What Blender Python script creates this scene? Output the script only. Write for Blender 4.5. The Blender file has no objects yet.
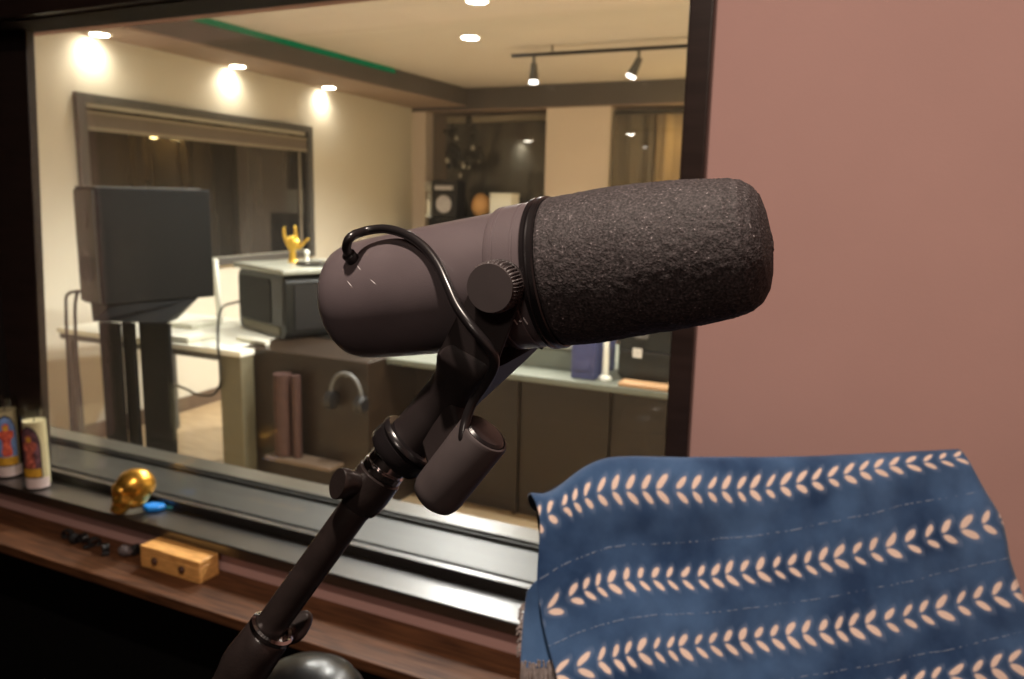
import bpy, bmesh, math, random
from mathutils import Vector, Matrix, noise
random.seed(7)
S = bpy.context.scene
COL = S.collection
V = Vector
PI = math.pi

# ------------------------------------------------------------------ camera model
FPX = 800.0
CAMP = V((0, 0, 1.5))
CX = V((0.90105188, 0.43322984, 0.02043094))      # camera right in world
CD = V((0.09344046, -0.14790963, -0.98457688))    # camera down in world
CF = V((-0.42352615, 0.88906392, -0.17375544))    # camera forward in world
WX = V((CX.x, CD.x, CF.x)); WY = V((CX.y, CD.y, CF.y)); WZ = V((CX.z, CD.z, CF.z))

def ray(px, py): return CX * ((px - 512) / FPX) + CD * ((py - 339.5) / FPX) + CF
def W(px, py, d): return CAMP + ray(px, py) * d
def onz(px, py, z):
    r = ray(px, py); return CAMP + r * ((z - CAMP.z) / r.z)
def ony(px, py, y):
    r = ray(px, py); return CAMP + r * ((y - CAMP.y) / r.y)
def c2w(x, y, z): return CAMP + CX * x + CD * y + CF * z      # metres right, down, forward of the eye
def cdir(x, y, z): return (CX * x + CD * y + CF * z).normalized()

# left wall of the control room (slightly out of square)
LD = V((-0.07017665, 0.99753458, 0)); LP = V((-4.366, 4.028, 0)); LN = V((LD.y, -LD.x, 0))   # LN points into the room
def onl(px, py):
    r = ray(px, py); return CAMP + r * (LN.dot(LP - CAMP) / LN.dot(r))
def lw(s, z, off=0.0): return V((LP.x, LP.y, 0)) + LD * s + LN * off + V((0, 0, z))
def ls(p): return (V((p.x, p.y, 0)) - LP).dot(LD)

# ------------------------------------------------------------------ materials
def lin(c):
    return tuple((x / 12.92 if x <= .04045 else ((x + .055) / 1.055) ** 2.4) for x in c)
def rgb(r, g, b): return lin((r / 255, g / 255, b / 255)) + (1,)

def newmat(name):
    m = bpy.data.materials.new(name); m.use_nodes = True
    nt = m.node_tree; nt.nodes.clear()
    out = nt.nodes.new('ShaderNodeOutputMaterial')
    return m, nt, out

def P(name, col, rough=.5, metal=0, var=.12, scale=40, bump=0, bscale=200, spec=.5, coat=0, emis=None, estr=0, stretch=None, col2=None, sheen=0):
    m, nt, out = newmat(name)
    b = nt.nodes.new('ShaderNodeBsdfPrincipled')
    tc = nt.nodes.new('ShaderNodeTexCoord')
    src = tc.outputs['Object']
    if stretch:
        mp = nt.nodes.new('ShaderNodeMapping'); mp.inputs['Scale'].default_value = stretch
        nt.links.new(src, mp.inputs['Vector']); src = mp.outputs['Vector']
    nz = nt.nodes.new('ShaderNodeTexNoise'); nz.inputs['Scale'].default_value = scale; nz.inputs['Detail'].default_value = 4
    nt.links.new(src, nz.inputs['Vector'])
    cr = nt.nodes.new('ShaderNodeValToRGB')
    c = col; d = col2 or col
    cr.color_ramp.elements[0].position = .3; cr.color_ramp.elements[1].position = .7
    cr.color_ramp.elements[0].color = tuple(x * (1 - var) for x in c[:3]) + (1,)
    cr.color_ramp.elements[1].color = tuple(min(1, x * (1 + var)) for x in d[:3]) + (1,)
    nt.links.new(nz.outputs['Fac'], cr.inputs['Fac'])
    nt.links.new(cr.outputs['Color'], b.inputs['Base Color'])
    b.inputs['Roughness'].default_value = rough; b.inputs['Metallic'].default_value = metal
    b.inputs['Specular IOR Level'].default_value = spec
    b.inputs['Coat Weight'].default_value = coat; b.inputs['Coat Roughness'].default_value = .32
    b.inputs['Sheen Weight'].default_value = sheen
    if emis: b.inputs['Emission Color'].default_value = emis; b.inputs['Emission Strength'].default_value = estr
    if bump:
        n2 = nt.nodes.new('ShaderNodeTexNoise'); n2.inputs['Scale'].default_value = bscale; n2.inputs['Detail'].default_value = 3
        nt.links.new(src, n2.inputs['Vector'])
        bp = nt.nodes.new('ShaderNodeBump'); bp.inputs['Strength'].default_value = bump; bp.inputs['Distance'].default_value = .002
        nt.links.new(n2.outputs['Fac'], bp.inputs['Height']); nt.links.new(bp.outputs['Normal'], b.inputs['Normal'])
    nt.links.new(b.outputs[0], out.inputs['Surface'])
    return m

def EM(name, col, strength):
    m, nt, out = newmat(name)
    e = nt.nodes.new('ShaderNodeEmission'); e.inputs['Color'].default_value = col; e.inputs['Strength'].default_value = strength
    nt.links.new(e.outputs[0], out.inputs['Surface']); return m

class N:
    """small operator wrapper round math nodes"""
    def __init__(s, nt, sock): s.nt = nt; s.s = sock
    def op(s, o, *a):
        n = s.nt.nodes.new('ShaderNodeMath'); n.operation = o
        s.nt.links.new(s.s, n.inputs[0])
        for i, x in enumerate(a):
            if isinstance(x, N): s.nt.links.new(x.s, n.inputs[i + 1])
            else: n.inputs[i + 1].default_value = x
        return N(s.nt, n.outputs[0])
    def __add__(s, o): return s.op('ADD', o)
    def __sub__(s, o): return s.op('SUBTRACT', o)
    def __mul__(s, o): return s.op('MULTIPLY', o)
    def __truediv__(s, o): return s.op('DIVIDE', o)
    def smooth(s, a, b):
        n = s.nt.nodes.new('ShaderNodeMapRange'); n.interpolation_type = 'SMOOTHSTEP'
        s.nt.links.new(s.s, n.inputs['Value']); n.inputs['From Min'].default_value = a; n.inputs['From Max'].default_value = b
        return N(s.nt, n.outputs[0])


def GLASS(name, tint, rough=.0, haze=.0):
    """thin pane: clear tinted transmission with a fresnel reflection and a trace of smeared dirt"""
    m, nt, out = newmat(name)
    tr = nt.nodes.new('ShaderNodeBsdfTransparent'); tr.inputs['Color'].default_value = tint
    gl = nt.nodes.new('ShaderNodeBsdfGlossy'); gl.inputs['Roughness'].default_value = rough
    lwt = nt.nodes.new('ShaderNodeLayerWeight')
    fr = N(nt, lwt.outputs['Facing']).op('POWER', 5.0) * .96 + .04
    mx = nt.nodes.new('ShaderNodeMixShader')
    nt.links.new(fr.s, mx.inputs[0]); nt.links.new(tr.outputs[0], mx.inputs[1]); nt.links.new(gl.outputs[0], mx.inputs[2])
    last = mx.outputs[0]
    if haze:
        df = nt.nodes.new('ShaderNodeBsdfDiffuse'); df.inputs['Color'].default_value = (.6, .58, .52, 1)
        nz = nt.nodes.new('ShaderNodeTexNoise'); nz.inputs['Scale'].default_value = 3.5; nz.inputs['Detail'].default_value = 5
        tc = nt.nodes.new('ShaderNodeTexCoord'); nt.links.new(tc.outputs['Object'], nz.inputs['Vector'])
        mr = nt.nodes.new('ShaderNodeMapRange'); mr.inputs['From Min'].default_value = .4; mr.inputs['From Max'].default_value = .75
        mr.inputs['To Min'].default_value = haze * .4; mr.inputs['To Max'].default_value = haze * 1.6
        nt.links.new(nz.outputs['Fac'], mr.inputs['Value'])
        m2 = nt.nodes.new('ShaderNodeMixShader'); nt.links.new(mr.outputs[0], m2.inputs[0])
        nt.links.new(last, m2.inputs[1]); nt.links.new(df.outputs[0], m2.inputs[2]); last = m2.outputs[0]
    nt.links.new(last, out.inputs['Surface']); return m

M = {}
M['pink'] = P('pink_paint', rgb(190, 150, 142), .75, var=.025, scale=6, bump=.12, bscale=350)
M['cream'] = P('cream_paint', rgb(220, 214, 196), .8, var=.02, scale=5, bump=.1, bscale=200)
M['ceilpaint'] = P('ceiling_paint', rgb(208, 201, 192), .85, var=.02, scale=3)
M['soffit'] = P('soffit_paint', rgb(92, 87, 85), .7, var=.05, scale=4)
M['soffit_under'] = P('soffit_underside_paint', rgb(150, 130, 116), .7, var=.05, scale=4)
M['taupe'] = P('taupe_paint', rgb(120, 110, 100), .8, var=.04, scale=4)
M['column'] = P('column_paint', rgb(228, 214, 200), .8, var=.03, scale=4)
M['acoustic'] = P('charcoal_acoustic_panel', rgb(44, 40, 39), .95, var=.12, scale=30, bump=.4, bscale=60, spec=.1)
M['blackwood'] = P('black_stained_wood', rgb(46, 34, 30), .32, var=.2, scale=8, stretch=(1, 8, 8), bump=.05, bscale=60)
M['blackmatte'] = P('black_matt_lining', rgb(30, 24, 22), .7, var=.2, scale=8, spec=.2)
M['ledge'] = P('black_satin_ledge', rgb(30, 27, 25), .30, var=.12, scale=10, bump=.05, bscale=90, spec=1.0, coat=.7)
M['cavity'] = P('grey_cavity_board', rgb(34, 36, 33), .40, var=.08, scale=8, spec=.8, coat=.1)
M['farsill'] = P('pale_sill_board', rgb(66, 63, 54), .28, var=.06, scale=8, spec=1.0, coat=.6)
M['shelfshade'] = P('black_shelf_shade', rgb(12, 11, 11), .95, var=.2, scale=60, spec=.1)
M['carpet'] = P('black_carpet', rgb(18, 17, 17), 1, var=.3, scale=300, spec=.1)
M['shelfwood'] = P('brown_shelf_wood', rgb(72, 44, 27), .6, spec=.25, var=.35, scale=9, stretch=(1, 14, 14), col2=rgb(92, 58, 36), bump=.1, bscale=50)
M['glass'] = GLASS('window_glass', (.985, .985, .977, 1), haze=.010)
M['glass_in'] = GLASS('inner_window_glass', (.986, .986, .98, 1), haze=.006)
M['seal'] = P('dark_glazing_seal', rgb(40, 40, 36), .5)
M['greyframe'] = P('grey_window_frame', rgb(92, 90, 86), .5, var=.05)
M['darkpane'] = P('dark_window_pane', rgb(50, 48, 45), .02, var=.25, scale=2.2, stretch=(3, 3, .4), spec=.8)
M['backpane'] = P('painted_haze_pane', rgb(84, 82, 77), .02, var=.25, scale=2.2, stretch=(3, 3, .4), spec=.8)  # lighter grey stands in for haze and reflections on the back glass
M['blind'] = P('pale_blind_rail', rgb(150, 140, 122), .6)
M['oak'] = P('oak_floor', rgb(192, 164, 126), .35, var=.15, scale=5, stretch=(1, 9, 1), col2=rgb(204, 178, 140))
M['base'] = P('grey_skirting', rgb(106, 88, 72), .6)
M['blk'] = P('black_plastic', rgb(26, 24, 24), .4, var=.15)
M['blkgloss'] = P('black_gloss', rgb(14, 13, 13), .3, var=.15)
M['micbody'] = P('mic_enamel', rgb(86, 77, 79), .31, var=.06, scale=60, bump=.10, bscale=2500, spec=.5)
M['yoke'] = P('mic_yoke_enamel', rgb(34, 28, 28), .5, var=.08, scale=60, bump=.1, bscale=2500, spec=.3)
M['knob'] = P('mic_knob_enamel', rgb(62, 55, 55), .5, var=.08, scale=90)
M['ringblk'] = P('mic_ring_gloss', rgb(24, 21, 22), .24, var=.1)
M['standtube'] = P('stand_powder_black', rgb(34, 28, 27), .24, var=.2, scale=80, bump=.1, bscale=900, coat=.3)
M['chrome'] = P('chrome', rgb(200, 196, 196), .12, metal=1, var=.06, scale=60)
M['rubber'] = P('rubber_cable', rgb(28, 25, 26), .28, var=.15, scale=100)
M['print'] = P('pale_print', rgb(190, 185, 185), .5)
M['gold'] = P('gold_metal', rgb(232, 174, 74), .26, metal=.85, var=.12, scale=30)
M['goldhand'] = P('gold_lacquer', rgb(240, 196, 84), .3, metal=.85, var=.08)
M['blue'] = P('bright_blue_plastic', rgb(30, 135, 225), .4, var=.06)
M['teal'] = P('teal_plastic', rgb(60, 150, 160), .4)
M['pine'] = P('pale_pine', rgb(214, 152, 84), .38, var=.18, scale=12, stretch=(2, 14, 14), col2=rgb(226, 170, 100))
M['pinedark'] = P('dark_knob_wood', rgb(84, 56, 40), .5)
M['jar'] = GLASS('jar_glass', (.97, .97, .94, 1), .02)
M['wax'] = P('cream_wax', rgb(228, 214, 176), .45, var=.05, emis=None)
M['lab_white'] = P('label_white', rgb(225, 205, 200), .5)
M['lab_blue'] = P('label_blue', rgb(120, 150, 205), .5, var=.25, scale=60)
M['lab_red'] = P('label_red', rgb(205, 60, 62), .5, var=.3, scale=90, col2=rgb(225, 110, 80))
M['lab_dred'] = P('label_dark_red', rgb(128, 44, 44), .5, var=.5, scale=120, col2=rgb(200, 110, 90))
M['lab_brown'] = P('label_brown', rgb(74, 48, 44), .5, var=.4, scale=80, col2=rgb(120, 80, 90))
M['lab_yel'] = P('label_yellow', rgb(214, 160, 52), .5, var=.2, scale=90)
M['lab_dark'] = P('label_outline', rgb(52, 42, 56), .5)
M['lab_mauve'] = P('label_mauve', rgb(170, 140, 160), .5, var=.2, scale=60)
M['greyfelt'] = P('grey_felt', rgb(92, 82, 82), .9, var=.2, scale=100)
M['white'] = P('white_laminate', rgb(238, 236, 220), .4, var=.03)
M['olive'] = P('olive_grey_panel', rgb(104, 97, 76), .5, var=.08)
M['brownpanel'] = P('dark_brown_desk_panel', rgb(46, 34, 23), .35, var=.25, scale=4, stretch=(1, 1, 5), col2=rgb(39, 29, 20), spec=.3)
M['greytop'] = P('grey_green_worktop', rgb(104, 106, 94), .5, var=.05, spec=.2)
M['greylid'] = P('grey_lid', rgb(150, 150, 136), .35, var=.05)
M['cab'] = P('black_cabinet', rgb(24, 24, 21), .3, var=.15, scale=6, spec=.4)
M['speaker'] = P('speaker_black', rgb(15, 14, 12), .55, var=.08, scale=5, spec=.2)
M['speaker_side'] = P('speaker_front_grey', rgb(48, 46, 40), .5, var=.08)
M['bluebox'] = P('navy_box', rgb(62, 66, 104), .5)
M['yellow'] = P('yellow_plastic', rgb(235, 180, 40), .45)
M['tan'] = P('tan_wood', rgb(170, 132, 92), .5, var=.15, stretch=(1, 8, 8))
M['redwood'] = P('reddish_fabric', rgb(64, 38, 30), .7, var=.2)
M['curtain'] = P('warm_lit_curtain', rgb(176, 152, 116), .85, var=.1, scale=20, stretch=(6, 6, 1), sheen=.2)
M['curtain_grey'] = P('grey_curtain', rgb(120, 110, 96), .85, var=.1, scale=20, stretch=(6, 6, 1))
M['orange'] = P('orange_skin_tone_plastic', rgb(200, 150, 90), .6)
M['leafdark'] = P('dark_leaf', rgb(46, 44, 38), .6, var=.2)
M['petal'] = P('pale_fleck', rgb(176, 172, 160), .6)
M['lampwarm'] = EM('lamp_warm', (1, .9, .74, 1), 50)
M['lampcool'] = EM('lamp_white', (1, .97, .9, 1), 60)
M['led'] = EM('green_led', (.02, .42, .14, 1), .28)
M['navy_cloth_edge'] = P('blue_fringe', rgb(90, 100, 120), .9)
M['fringe'] = P('pale_fringe', rgb(150, 138, 134), .95, var=.3, scale=200)
M['chairfab'] = P('dark_chair_fabric', rgb(40, 38, 42), .9, var=.2, scale=200)

# foam: dark open-cell foam, pale glints painted into its colour
def foam_mat():
    m, nt, out = newmat('windscreen_foam')
    b = nt.nodes.new('ShaderNodeBsdfPrincipled')
    tc = nt.nodes.new('ShaderNodeTexCoord')
    vo = nt.nodes.new('ShaderNodeTexVoronoi'); vo.inputs['Scale'].default_value = 1500
    nz = nt.nodes.new('ShaderNodeTexNoise'); nz.inputs['Scale'].default_value = 950; nz.inputs['Detail'].default_value = 4
    for n in (vo, nz): nt.links.new(tc.outputs['Object'], n.inputs['Vector'])
    cr = nt.nodes.new('ShaderNodeValToRGB')
    e = cr.color_ramp.elements
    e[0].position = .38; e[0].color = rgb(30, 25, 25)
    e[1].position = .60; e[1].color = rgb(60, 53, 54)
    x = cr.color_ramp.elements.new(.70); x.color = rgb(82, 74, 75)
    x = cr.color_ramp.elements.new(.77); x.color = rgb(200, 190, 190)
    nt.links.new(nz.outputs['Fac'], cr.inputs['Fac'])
    nt.links.new(cr.outputs['Color'], b.inputs['Base Color'])
    b.inputs['Roughness'].default_value = .7; b.inputs['Specular IOR Level'].default_value = .35
    bp = nt.nodes.new('ShaderNodeBump'); bp.inputs['Strength'].default_value = .7; bp.inputs['Distance'].default_value = .0007
    nt.links.new(nz.outputs['Fac'], bp.inputs['Height']); nt.links.new(bp.outputs['Normal'], b.inputs['Normal'])
    nt.links.new(b.outputs[0], out.inputs['Surface']); return m
M['foam'] = foam_mat()

# resist-dyed indigo cloth: rows of pale paired leaf marks, stitched seams half way between rows
def cloth_mat():
    m, nt, out = newmat('indigo_cloth')
    b = nt.nodes.new('ShaderNodeBsdfPrincipled'); b.inputs['Roughness'].default_value = .9
    b.inputs['Specular IOR Level'].default_value = .2; b.inputs['Sheen Weight'].default_value = .15
    uv = nt.nodes.new('ShaderNodeUVMap'); sp = nt.nodes.new('ShaderNodeSeparateXYZ'); nt.links.new(uv.outputs[0], sp.inputs[0])
    nl = nt.nodes.new('ShaderNodeTexNoise'); nl.inputs['Scale'].default_value = 1.3; nl.inputs['Detail'].default_value = 2
    mp = nt.nodes.new('ShaderNodeMapping'); mp.inputs['Scale'].default_value = (.6, 1.2, 1); nt.links.new(uv.outputs[0], mp.inputs[0]); nt.links.new(mp.outputs[0], nl.inputs['Vector'])
    wob = (N(nt, nl.outputs['Fac']) - .5)
    U = N(nt, sp.outputs[0]) * 1.08 + wob * .5; Vv = N(nt, sp.outputs[1])
    row = (Vv + .5).op('FLOOR'); fv = (Vv - row) * (row.op('GREATER_THAN', 1.5) * -20.0 + 104.0) + wob * 3.0
    Ur = U + row * .37
    cell = Ur.op('FLOOR')
    cb = nt.nodes.new('ShaderNodeCombineXYZ'); nt.links.new(cell.s, cb.inputs[0]); nt.links.new(row.s, cb.inputs[1])
    wn = nt.nodes.new('ShaderNodeTexWhiteNoise'); wn.noise_dimensions = '2D'; nt.links.new(cb.outputs[0], wn.inputs['Vector'])
    wv = N(nt, wn.outputs['Value'])
    A = (Ur - cell - .5) * 15.8 + (wv - .5) * 1.6
    B = fv + (wv - .5) * .8
    Bs = B.op('ABSOLUTE')
    dx = A + .3; dy = Bs - 7.8
    p = dx * .58 + dy * .815; q = dx * .815 - dy * .58
    size = wv * .25 + .92
    d = (((p / 7.8) * (p / 7.8) + (q / 3.0) * (q / 3.0)).op('SQRT')) / size
    nz = nt.nodes.new('ShaderNodeTexNoise'); nz.inputs['Scale'].default_value = 6; nz.inputs['Detail'].default_value = 3
    nt.links.new(mp.outputs[0], nz.inputs['Vector'])
    d = d + (N(nt, nz.outputs['Fac']) - .5) * .08
    mask = d.smooth(1.15, .72)
    rows = row.op('GREATER_THAN', .5)
    mask = mask * rows
    halo = d.smooth(2.2, .9) * rows
    # seam
    hv = ((Vv - Vv.op('FLOOR') - .52) * 95.0 + wob * 4.0).op('ABSOLUTE')
    n3 = nt.nodes.new('ShaderNodeTexNoise'); n3.inputs['Scale'].default_value = 5; nt.links.new(uv.outputs[0], n3.inputs['Vector'])
    seam = hv.smooth(1.5, .3) * N(nt, n3.outputs['Fac']).smooth(.42, .62) * (Vv.op('GREATER_THAN', 1.0))
    # blotchy indigo
    tc = nt.nodes.new('ShaderNodeTexCoord')
    n4 = nt.nodes.new('ShaderNodeTexNoise'); n4.inputs['Scale'].default_value = 11; n4.inputs['Detail'].default_value = 6; nt.links.new(tc.outputs['Object'], n4.inputs['Vector'])
    cr = nt.nodes.new('ShaderNodeValToRGB'); cr.color_ramp.elements[0].position = .34; cr.color_ramp.elements[1].position = .70
    cr.color_ramp.elements[0].color = rgb(36, 61, 97); cr.color_ramp.elements[1].color = rgb(80, 112, 154)
    nt.links.new(n4.outputs['Fac'], cr.inputs['Fac'])
    def mix(a, bcol, f):
        mx = nt.nodes.new('ShaderNodeMix'); mx.data_type = 'RGBA'
        nt.links.new(f.s, mx.inputs[0]); nt.links.new(a, mx.inputs[6]); mx.inputs[7].default_value = bcol
        return mx.outputs[2]
    c = mix(cr.outputs['Color'], rgb(128, 146, 176), halo * .38)
    c = mix(c, rgb(160, 172, 190), seam * .4)
    c = mix(c, rgb(242, 216, 200), mask)
    nt.links.new(c, b.inputs['Base Color'])
    wv1 = nt.nodes.new('ShaderNodeTexNoise'); wv1.inputs['Scale'].default_value = 900; nt.links.new(tc.outputs['Object'], wv1.inputs['Vector'])
    h = N(nt, wv1.outputs['Fac']) + seam * 1.5
    bp = nt.nodes.new('ShaderNodeBump'); bp.inputs['Strength'].default_value = .35; bp.inputs['Distance'].default_value = .001
    nt.links.new(h.s, bp.inputs['Height']); nt.links.new(bp.outputs['Normal'], b.inputs['Normal'])
    nt.links.new(b.outputs[0], out.inputs['Surface']); return m
M['cloth'] = cloth_mat()

# ------------------------------------------------------------------ mesh helpers
WORLD = {}     # object name -> world location of its origin

def frame(axis, hint=None):
    a = V(axis).normalized()
    h = V(hint) if hint is not None else (V((0, 0, 1)) if abs(a.z) < .9 else V((1, 0, 0)))
    x = (h - a * h.dot(a)).normalized(); y = a.cross(x)
    return x, y, a

class MB:
    def __init__(s): s.bm = bmesh.new(); s.uv = None
    def verts(s, pts): return [s.bm.verts.new(V(p)) for p in pts]
    def face(s, vs):
        try: return s.bm.faces.new(vs)
        except ValueError: return None
    def box(s, lo, hi):
        (a, b, c), (d, e, f) = lo, hi
        v = s.verts([(a, b, c), (d, b, c), (d, e, c), (a, e, c), (a, b, f), (d, b, f), (d, e, f), (a, e, f)])
        for q in ((3, 2, 1, 0), (4, 5, 6, 7), (0, 1, 5, 4), (1, 2, 6, 5), (2, 3, 7, 6), (3, 0, 4, 7)): s.face([v[i] for i in q])
        return s
    def obox(s, c, ax, ay, az, hx, hy, hz):
        """oriented box: centre, three unit axes, half sizes"""
        c = V(c); ax, ay, az = V(ax), V(ay), V(az)
        P8 = [c + ax * (i * hx) + ay * (j * hy) + az * (k * hz) for k in (-1, 1) for i, j in ((-1, -1), (1, -1), (1, 1), (-1, 1))]
        v = s.verts(P8)
        for q in ((3, 2, 1, 0), (4, 5, 6, 7), (0, 1, 5, 4), (1, 2, 6, 5), (2, 3, 7, 6), (3, 0, 4, 7)): s.face([v[i] for i in q])
        return s
    def prism(s, poly, vec):
        vec = V(vec); a = s.verts(poly); b = s.verts([V(p) + vec for p in poly]); n = len(poly)
        s.face(a[::-1]); s.face(b)
        for i in range(n): s.face([a[i], a[(i + 1) % n], b[(i + 1) % n], b[i]])
        return s
    def loft(s, rings, cap0=True, cap1=True):
        R = [s.verts(r) for r in rings]; n = len(R[0])
        for i in range(len(R) - 1):
            for j in range(n): s.face([R[i][j], R[i][(j + 1) % n], R[i + 1][(j + 1) % n], R[i + 1][j]])
        if cap0: s.face(R[0][::-1])
        if cap1: s.face(R[-1])
        return s
    def lathe(s, p0, axis, prof, n=48, hint=None, cap0=True, cap1=True, rad=None):
        x, y, a = frame(axis, hint); p0 = V(p0); rings = []
        for d, r in prof:
            rings.append([p0 + a * d + (x * math.cos(t) + y * math.sin(t)) * (r * (rad(t) if rad else 1)) for t in (2 * PI * k / n for k in range(n))])
        return s.loft(rings, cap0, cap1)
    def tube(s, pts, r, n=14, cap=True):
        pts = [V(p) for p in pts]; m = len(pts)
        rr = r if isinstance(r, (list, tuple)) else [r] * m
        up = None; rings = []
        for i, p in enumerate(pts):
            t = (pts[min(i + 1, m - 1)] - pts[max(i - 1, 0)]).normalized()
            if up is None: x, y, _ = frame(t)
            else:
                x = (up - t * up.dot(t)).normalized(); y = t.cross(x)
            up = x
            rings.append([p + (x * math.cos(2 * PI * k / n) + y * math.sin(2 * PI * k / n)) * rr[i] for k in range(n)])
        return s.loft(rings, cap, cap)
    def grid(s, fn, nu, nv, uv=None):
        g = [[s.bm.verts.new(fn(i / nu, j / nv)) for i in range(nu + 1)] for j in range(nv + 1)]
        if uv and not s.uv: s.uv = s.bm.loops.layers.uv.new('UVMap')
        for j in range(nv):
            for i in range(nu):
                f = s.face([g[j][i], g[j][i + 1], g[j + 1][i + 1], g[j + 1][i]])
                if uv and f:
                    for l, (a, b) in zip(f.loops, ((i, j), (i + 1, j), (i + 1, j + 1), (i, j + 1))): l[s.uv].uv = uv(a / nu, b / nv)
        return g
    def ball(s, c, r, seg=24, rings=14, sq=(1, 1, 1), fn=None):
        c = V(c); R = []
        for i in range(rings + 1):
            th = PI * min(max(i / rings, .004), .996)
            R.append([])
            for k in range(seg):
                ph = 2 * PI * k / seg
                d = V((math.sin(th) * math.cos(ph), math.sin(th) * math.sin(ph), math.cos(th)))
                rr = fn(d) if fn else r
                R[-1].append(c + V((d.x * sq[0], d.y * sq[1], d.z * sq[2])) * rr)
        return s.loft(R[::-1])
    def build(s, name, mat, parent=None, loc=None, bevel=0, seg=2, sharp=35, flat=False, xf=None):
        bm = s.bm
        bmesh.ops.recalc_face_normals(bm, faces=bm.faces[:])
        org = WORLD[parent.name] if parent is not None else V(loc if loc is not None else (0, 0, 0))
        bmesh.ops.translate(bm, verts=bm.verts[:], vec=-org)
        for f in bm.faces: f.smooth = not flat
        cs = math.radians(sharp)
        for e in bm.edges:
            if len(e.link_faces) == 2 and e.calc_face_angle(0) > cs: e.smooth = False
        me = bpy.data.meshes.new(name); bm.to_mesh(me); bm.free()
        me.materials.append(mat)
        o = bpy.data.objects.new(name, me); COL.objects.link(o)
        if parent is not None: o.parent = parent; WORLD[o.name] = org.copy()
        else: o.location = org; WORLD[o.name] = org.copy()
        if bevel:
            b = o.modifiers.new('bevel', 'BEVEL'); b.width = bevel; b.segments = seg; b.limit_method = 'ANGLE'; b.angle_limit = math.radians(40)
        return o

def tag(o, label, cat, group=None, kind=None):
    o['label'] = label; o['category'] = cat
    if group: o['group'] = group
    if kind: o['kind'] = kind
    return o
def thing(name, label, cat, loc, group=None, kind=None):
    o = bpy.data.objects.new(name, None); COL.objects.link(o); o.location = V(loc); o.empty_display_size = .05
    WORLD[o.name] = V(loc); return tag(o, label, cat, group, kind)
def struct(o, label, cat): return tag(o, label, cat, kind='structure')
def box(lo, hi): return MB().box(lo, hi)

def catmull(P, t):
    n = len(P) - 1; x = min(max(t, 0), 1) * n; i = min(int(x), n - 1); f = x - i
    p0 = P[i - 1] if i > 0 else P[0] * 2 - P[1]
    p1, p2 = P[i], P[i + 1]
    p3 = P[i + 2] if i + 2 <= n else P[n] * 2 - P[n - 1]
    return .5 * ((p1 * 2) + (p2 - p0) * f + (p0 * 2 - p1 * 5 + p2 * 4 - p3) * f * f + (p1 * 3 - p0 - p2 * 3 + p3) * f ** 3)
def spline(P, n): return [catmull([V(p) for p in P], k / n) for k in range(n + 1)]

# ================================================================== THE SETTING
YW = 1.27                                     # booth face of the window wall
XL, XR, ZT = -2.19, -.314, 1.888              # opening of the window
ZL = .72                                      # ledge height
w = MB()
w.box((-3.0, YW, 0), (XL, 1.42, 2.6)); w.box((XR, YW, 0), (1.7, 1.42, 2.6))
w.box((XL, YW, ZT), (XR, 1.42, 2.6)); w.box((XL, YW, 0), (XR, 1.42, .690))
struct(w.build('wall_window', M['pink']), 'pink painted wall holding the studio window', 'wall')
# control room leaf of the same double wall, opening splayed wider
w = MB()
w.box((-4.6, 1.53, 0), (-2.9, 1.60, 2.75)); w.box((.3, 1.53, 0), (1.7, 1.60, 2.75))
w.box((-2.9, 1.53, 2.4), (.3, 1.60, 2.75)); w.box((-2.9, 1.53, 0), (.3, 1.60, .690))
struct(w.build('wall_inner_leaf', M['cream']), 'cream inner leaf of the window wall', 'wall')
struct(box((-3.0, -1.9, 0), (-2.85, YW, 2.6)).build('wall_left', M['acoustic']), 'charcoal side wall of the booth', 'wall')
struct(box((1.55, -1.9, 0), (1.7, YW, 2.6)).build('wall_right', M['pink']), 'pink far side wall of the booth', 'wall')
struct(box((-3.0, -2.05, 0), (1.7, -1.9, 2.6)).build('wall_rear', M['acoustic']), 'charcoal acoustic wall behind the camera', 'wall')
struct(box((-3.0, -2.05, -.1), (1.7, 1.27, 0)).build('floor_booth', M['carpet']), 'black carpet floor of the booth', 'floor')
struct(box((-3.0, -2.05, 2.6), (1.7, 1.42, 2.75)).build('ceiling_booth', M['ceilpaint']), 'plain ceiling of the booth', 'ceiling')
struct(box((-2.85, YW - .02, 0), (1.55, YW, .61)).build('wall_lower_shade', M['shelfshade']), 'black sheet standing in for the shade under the wooden shelf', 'shade sheet')  # black sheet put in for the shelf's shadow on the wall

# window between the rooms
win = thing('window_1', 'large studio window with black stained frame', 'window', (XL, YW, ZL), kind='structure')
def part(mb, name, mat, parent, **k): return mb.build(name, mat, parent, **k)
a = MB(); a.box((XR, YW - .022, ZL), (XR + .038, YW, ZT + .22)); part(a, 'casing_side', M['blackwood'], win, bevel=.003)
a = MB(); a.box((XL - .12, YW - .022, ZL), (XL, YW, ZT + .22)); part(a, 'casing_side', M['blackwood'], win, bevel=.003)
a = MB(); a.box((XL, YW - .022, ZT), (XR, YW, ZT + .22)); part(a, 'casing_head', M['blackwood'], win, bevel=.003)
a = MB(); a.box((XL - .002, YW, ZL), (XL + .012, 1.375, ZT)); part(a, 'jamb_lining', M['blackmatte'], win)
a = MB(); a.prism([(XL + .0125, 1.3445, .742), (-2.056, 1.3445, .742), (-1.984, 1.3445, ZT - .004), (XL + .0125, 1.3445, ZT - .004)], (0, .0225, 0)); part(a, 'side_stop', M['blackwood'], win, bevel=.002)
a = MB(); a.box((XR - .002, YW, ZL), (XR + .012, 1.375, ZT)); part(a, 'jamb_lining', M['blackmatte'], win)
a = MB(); a.box((XL + .0125, YW, ZT - .004), (XR - .004, 1.375, ZT + .01)); part(a, 'head_lining', M['blackmatte'], win)
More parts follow.
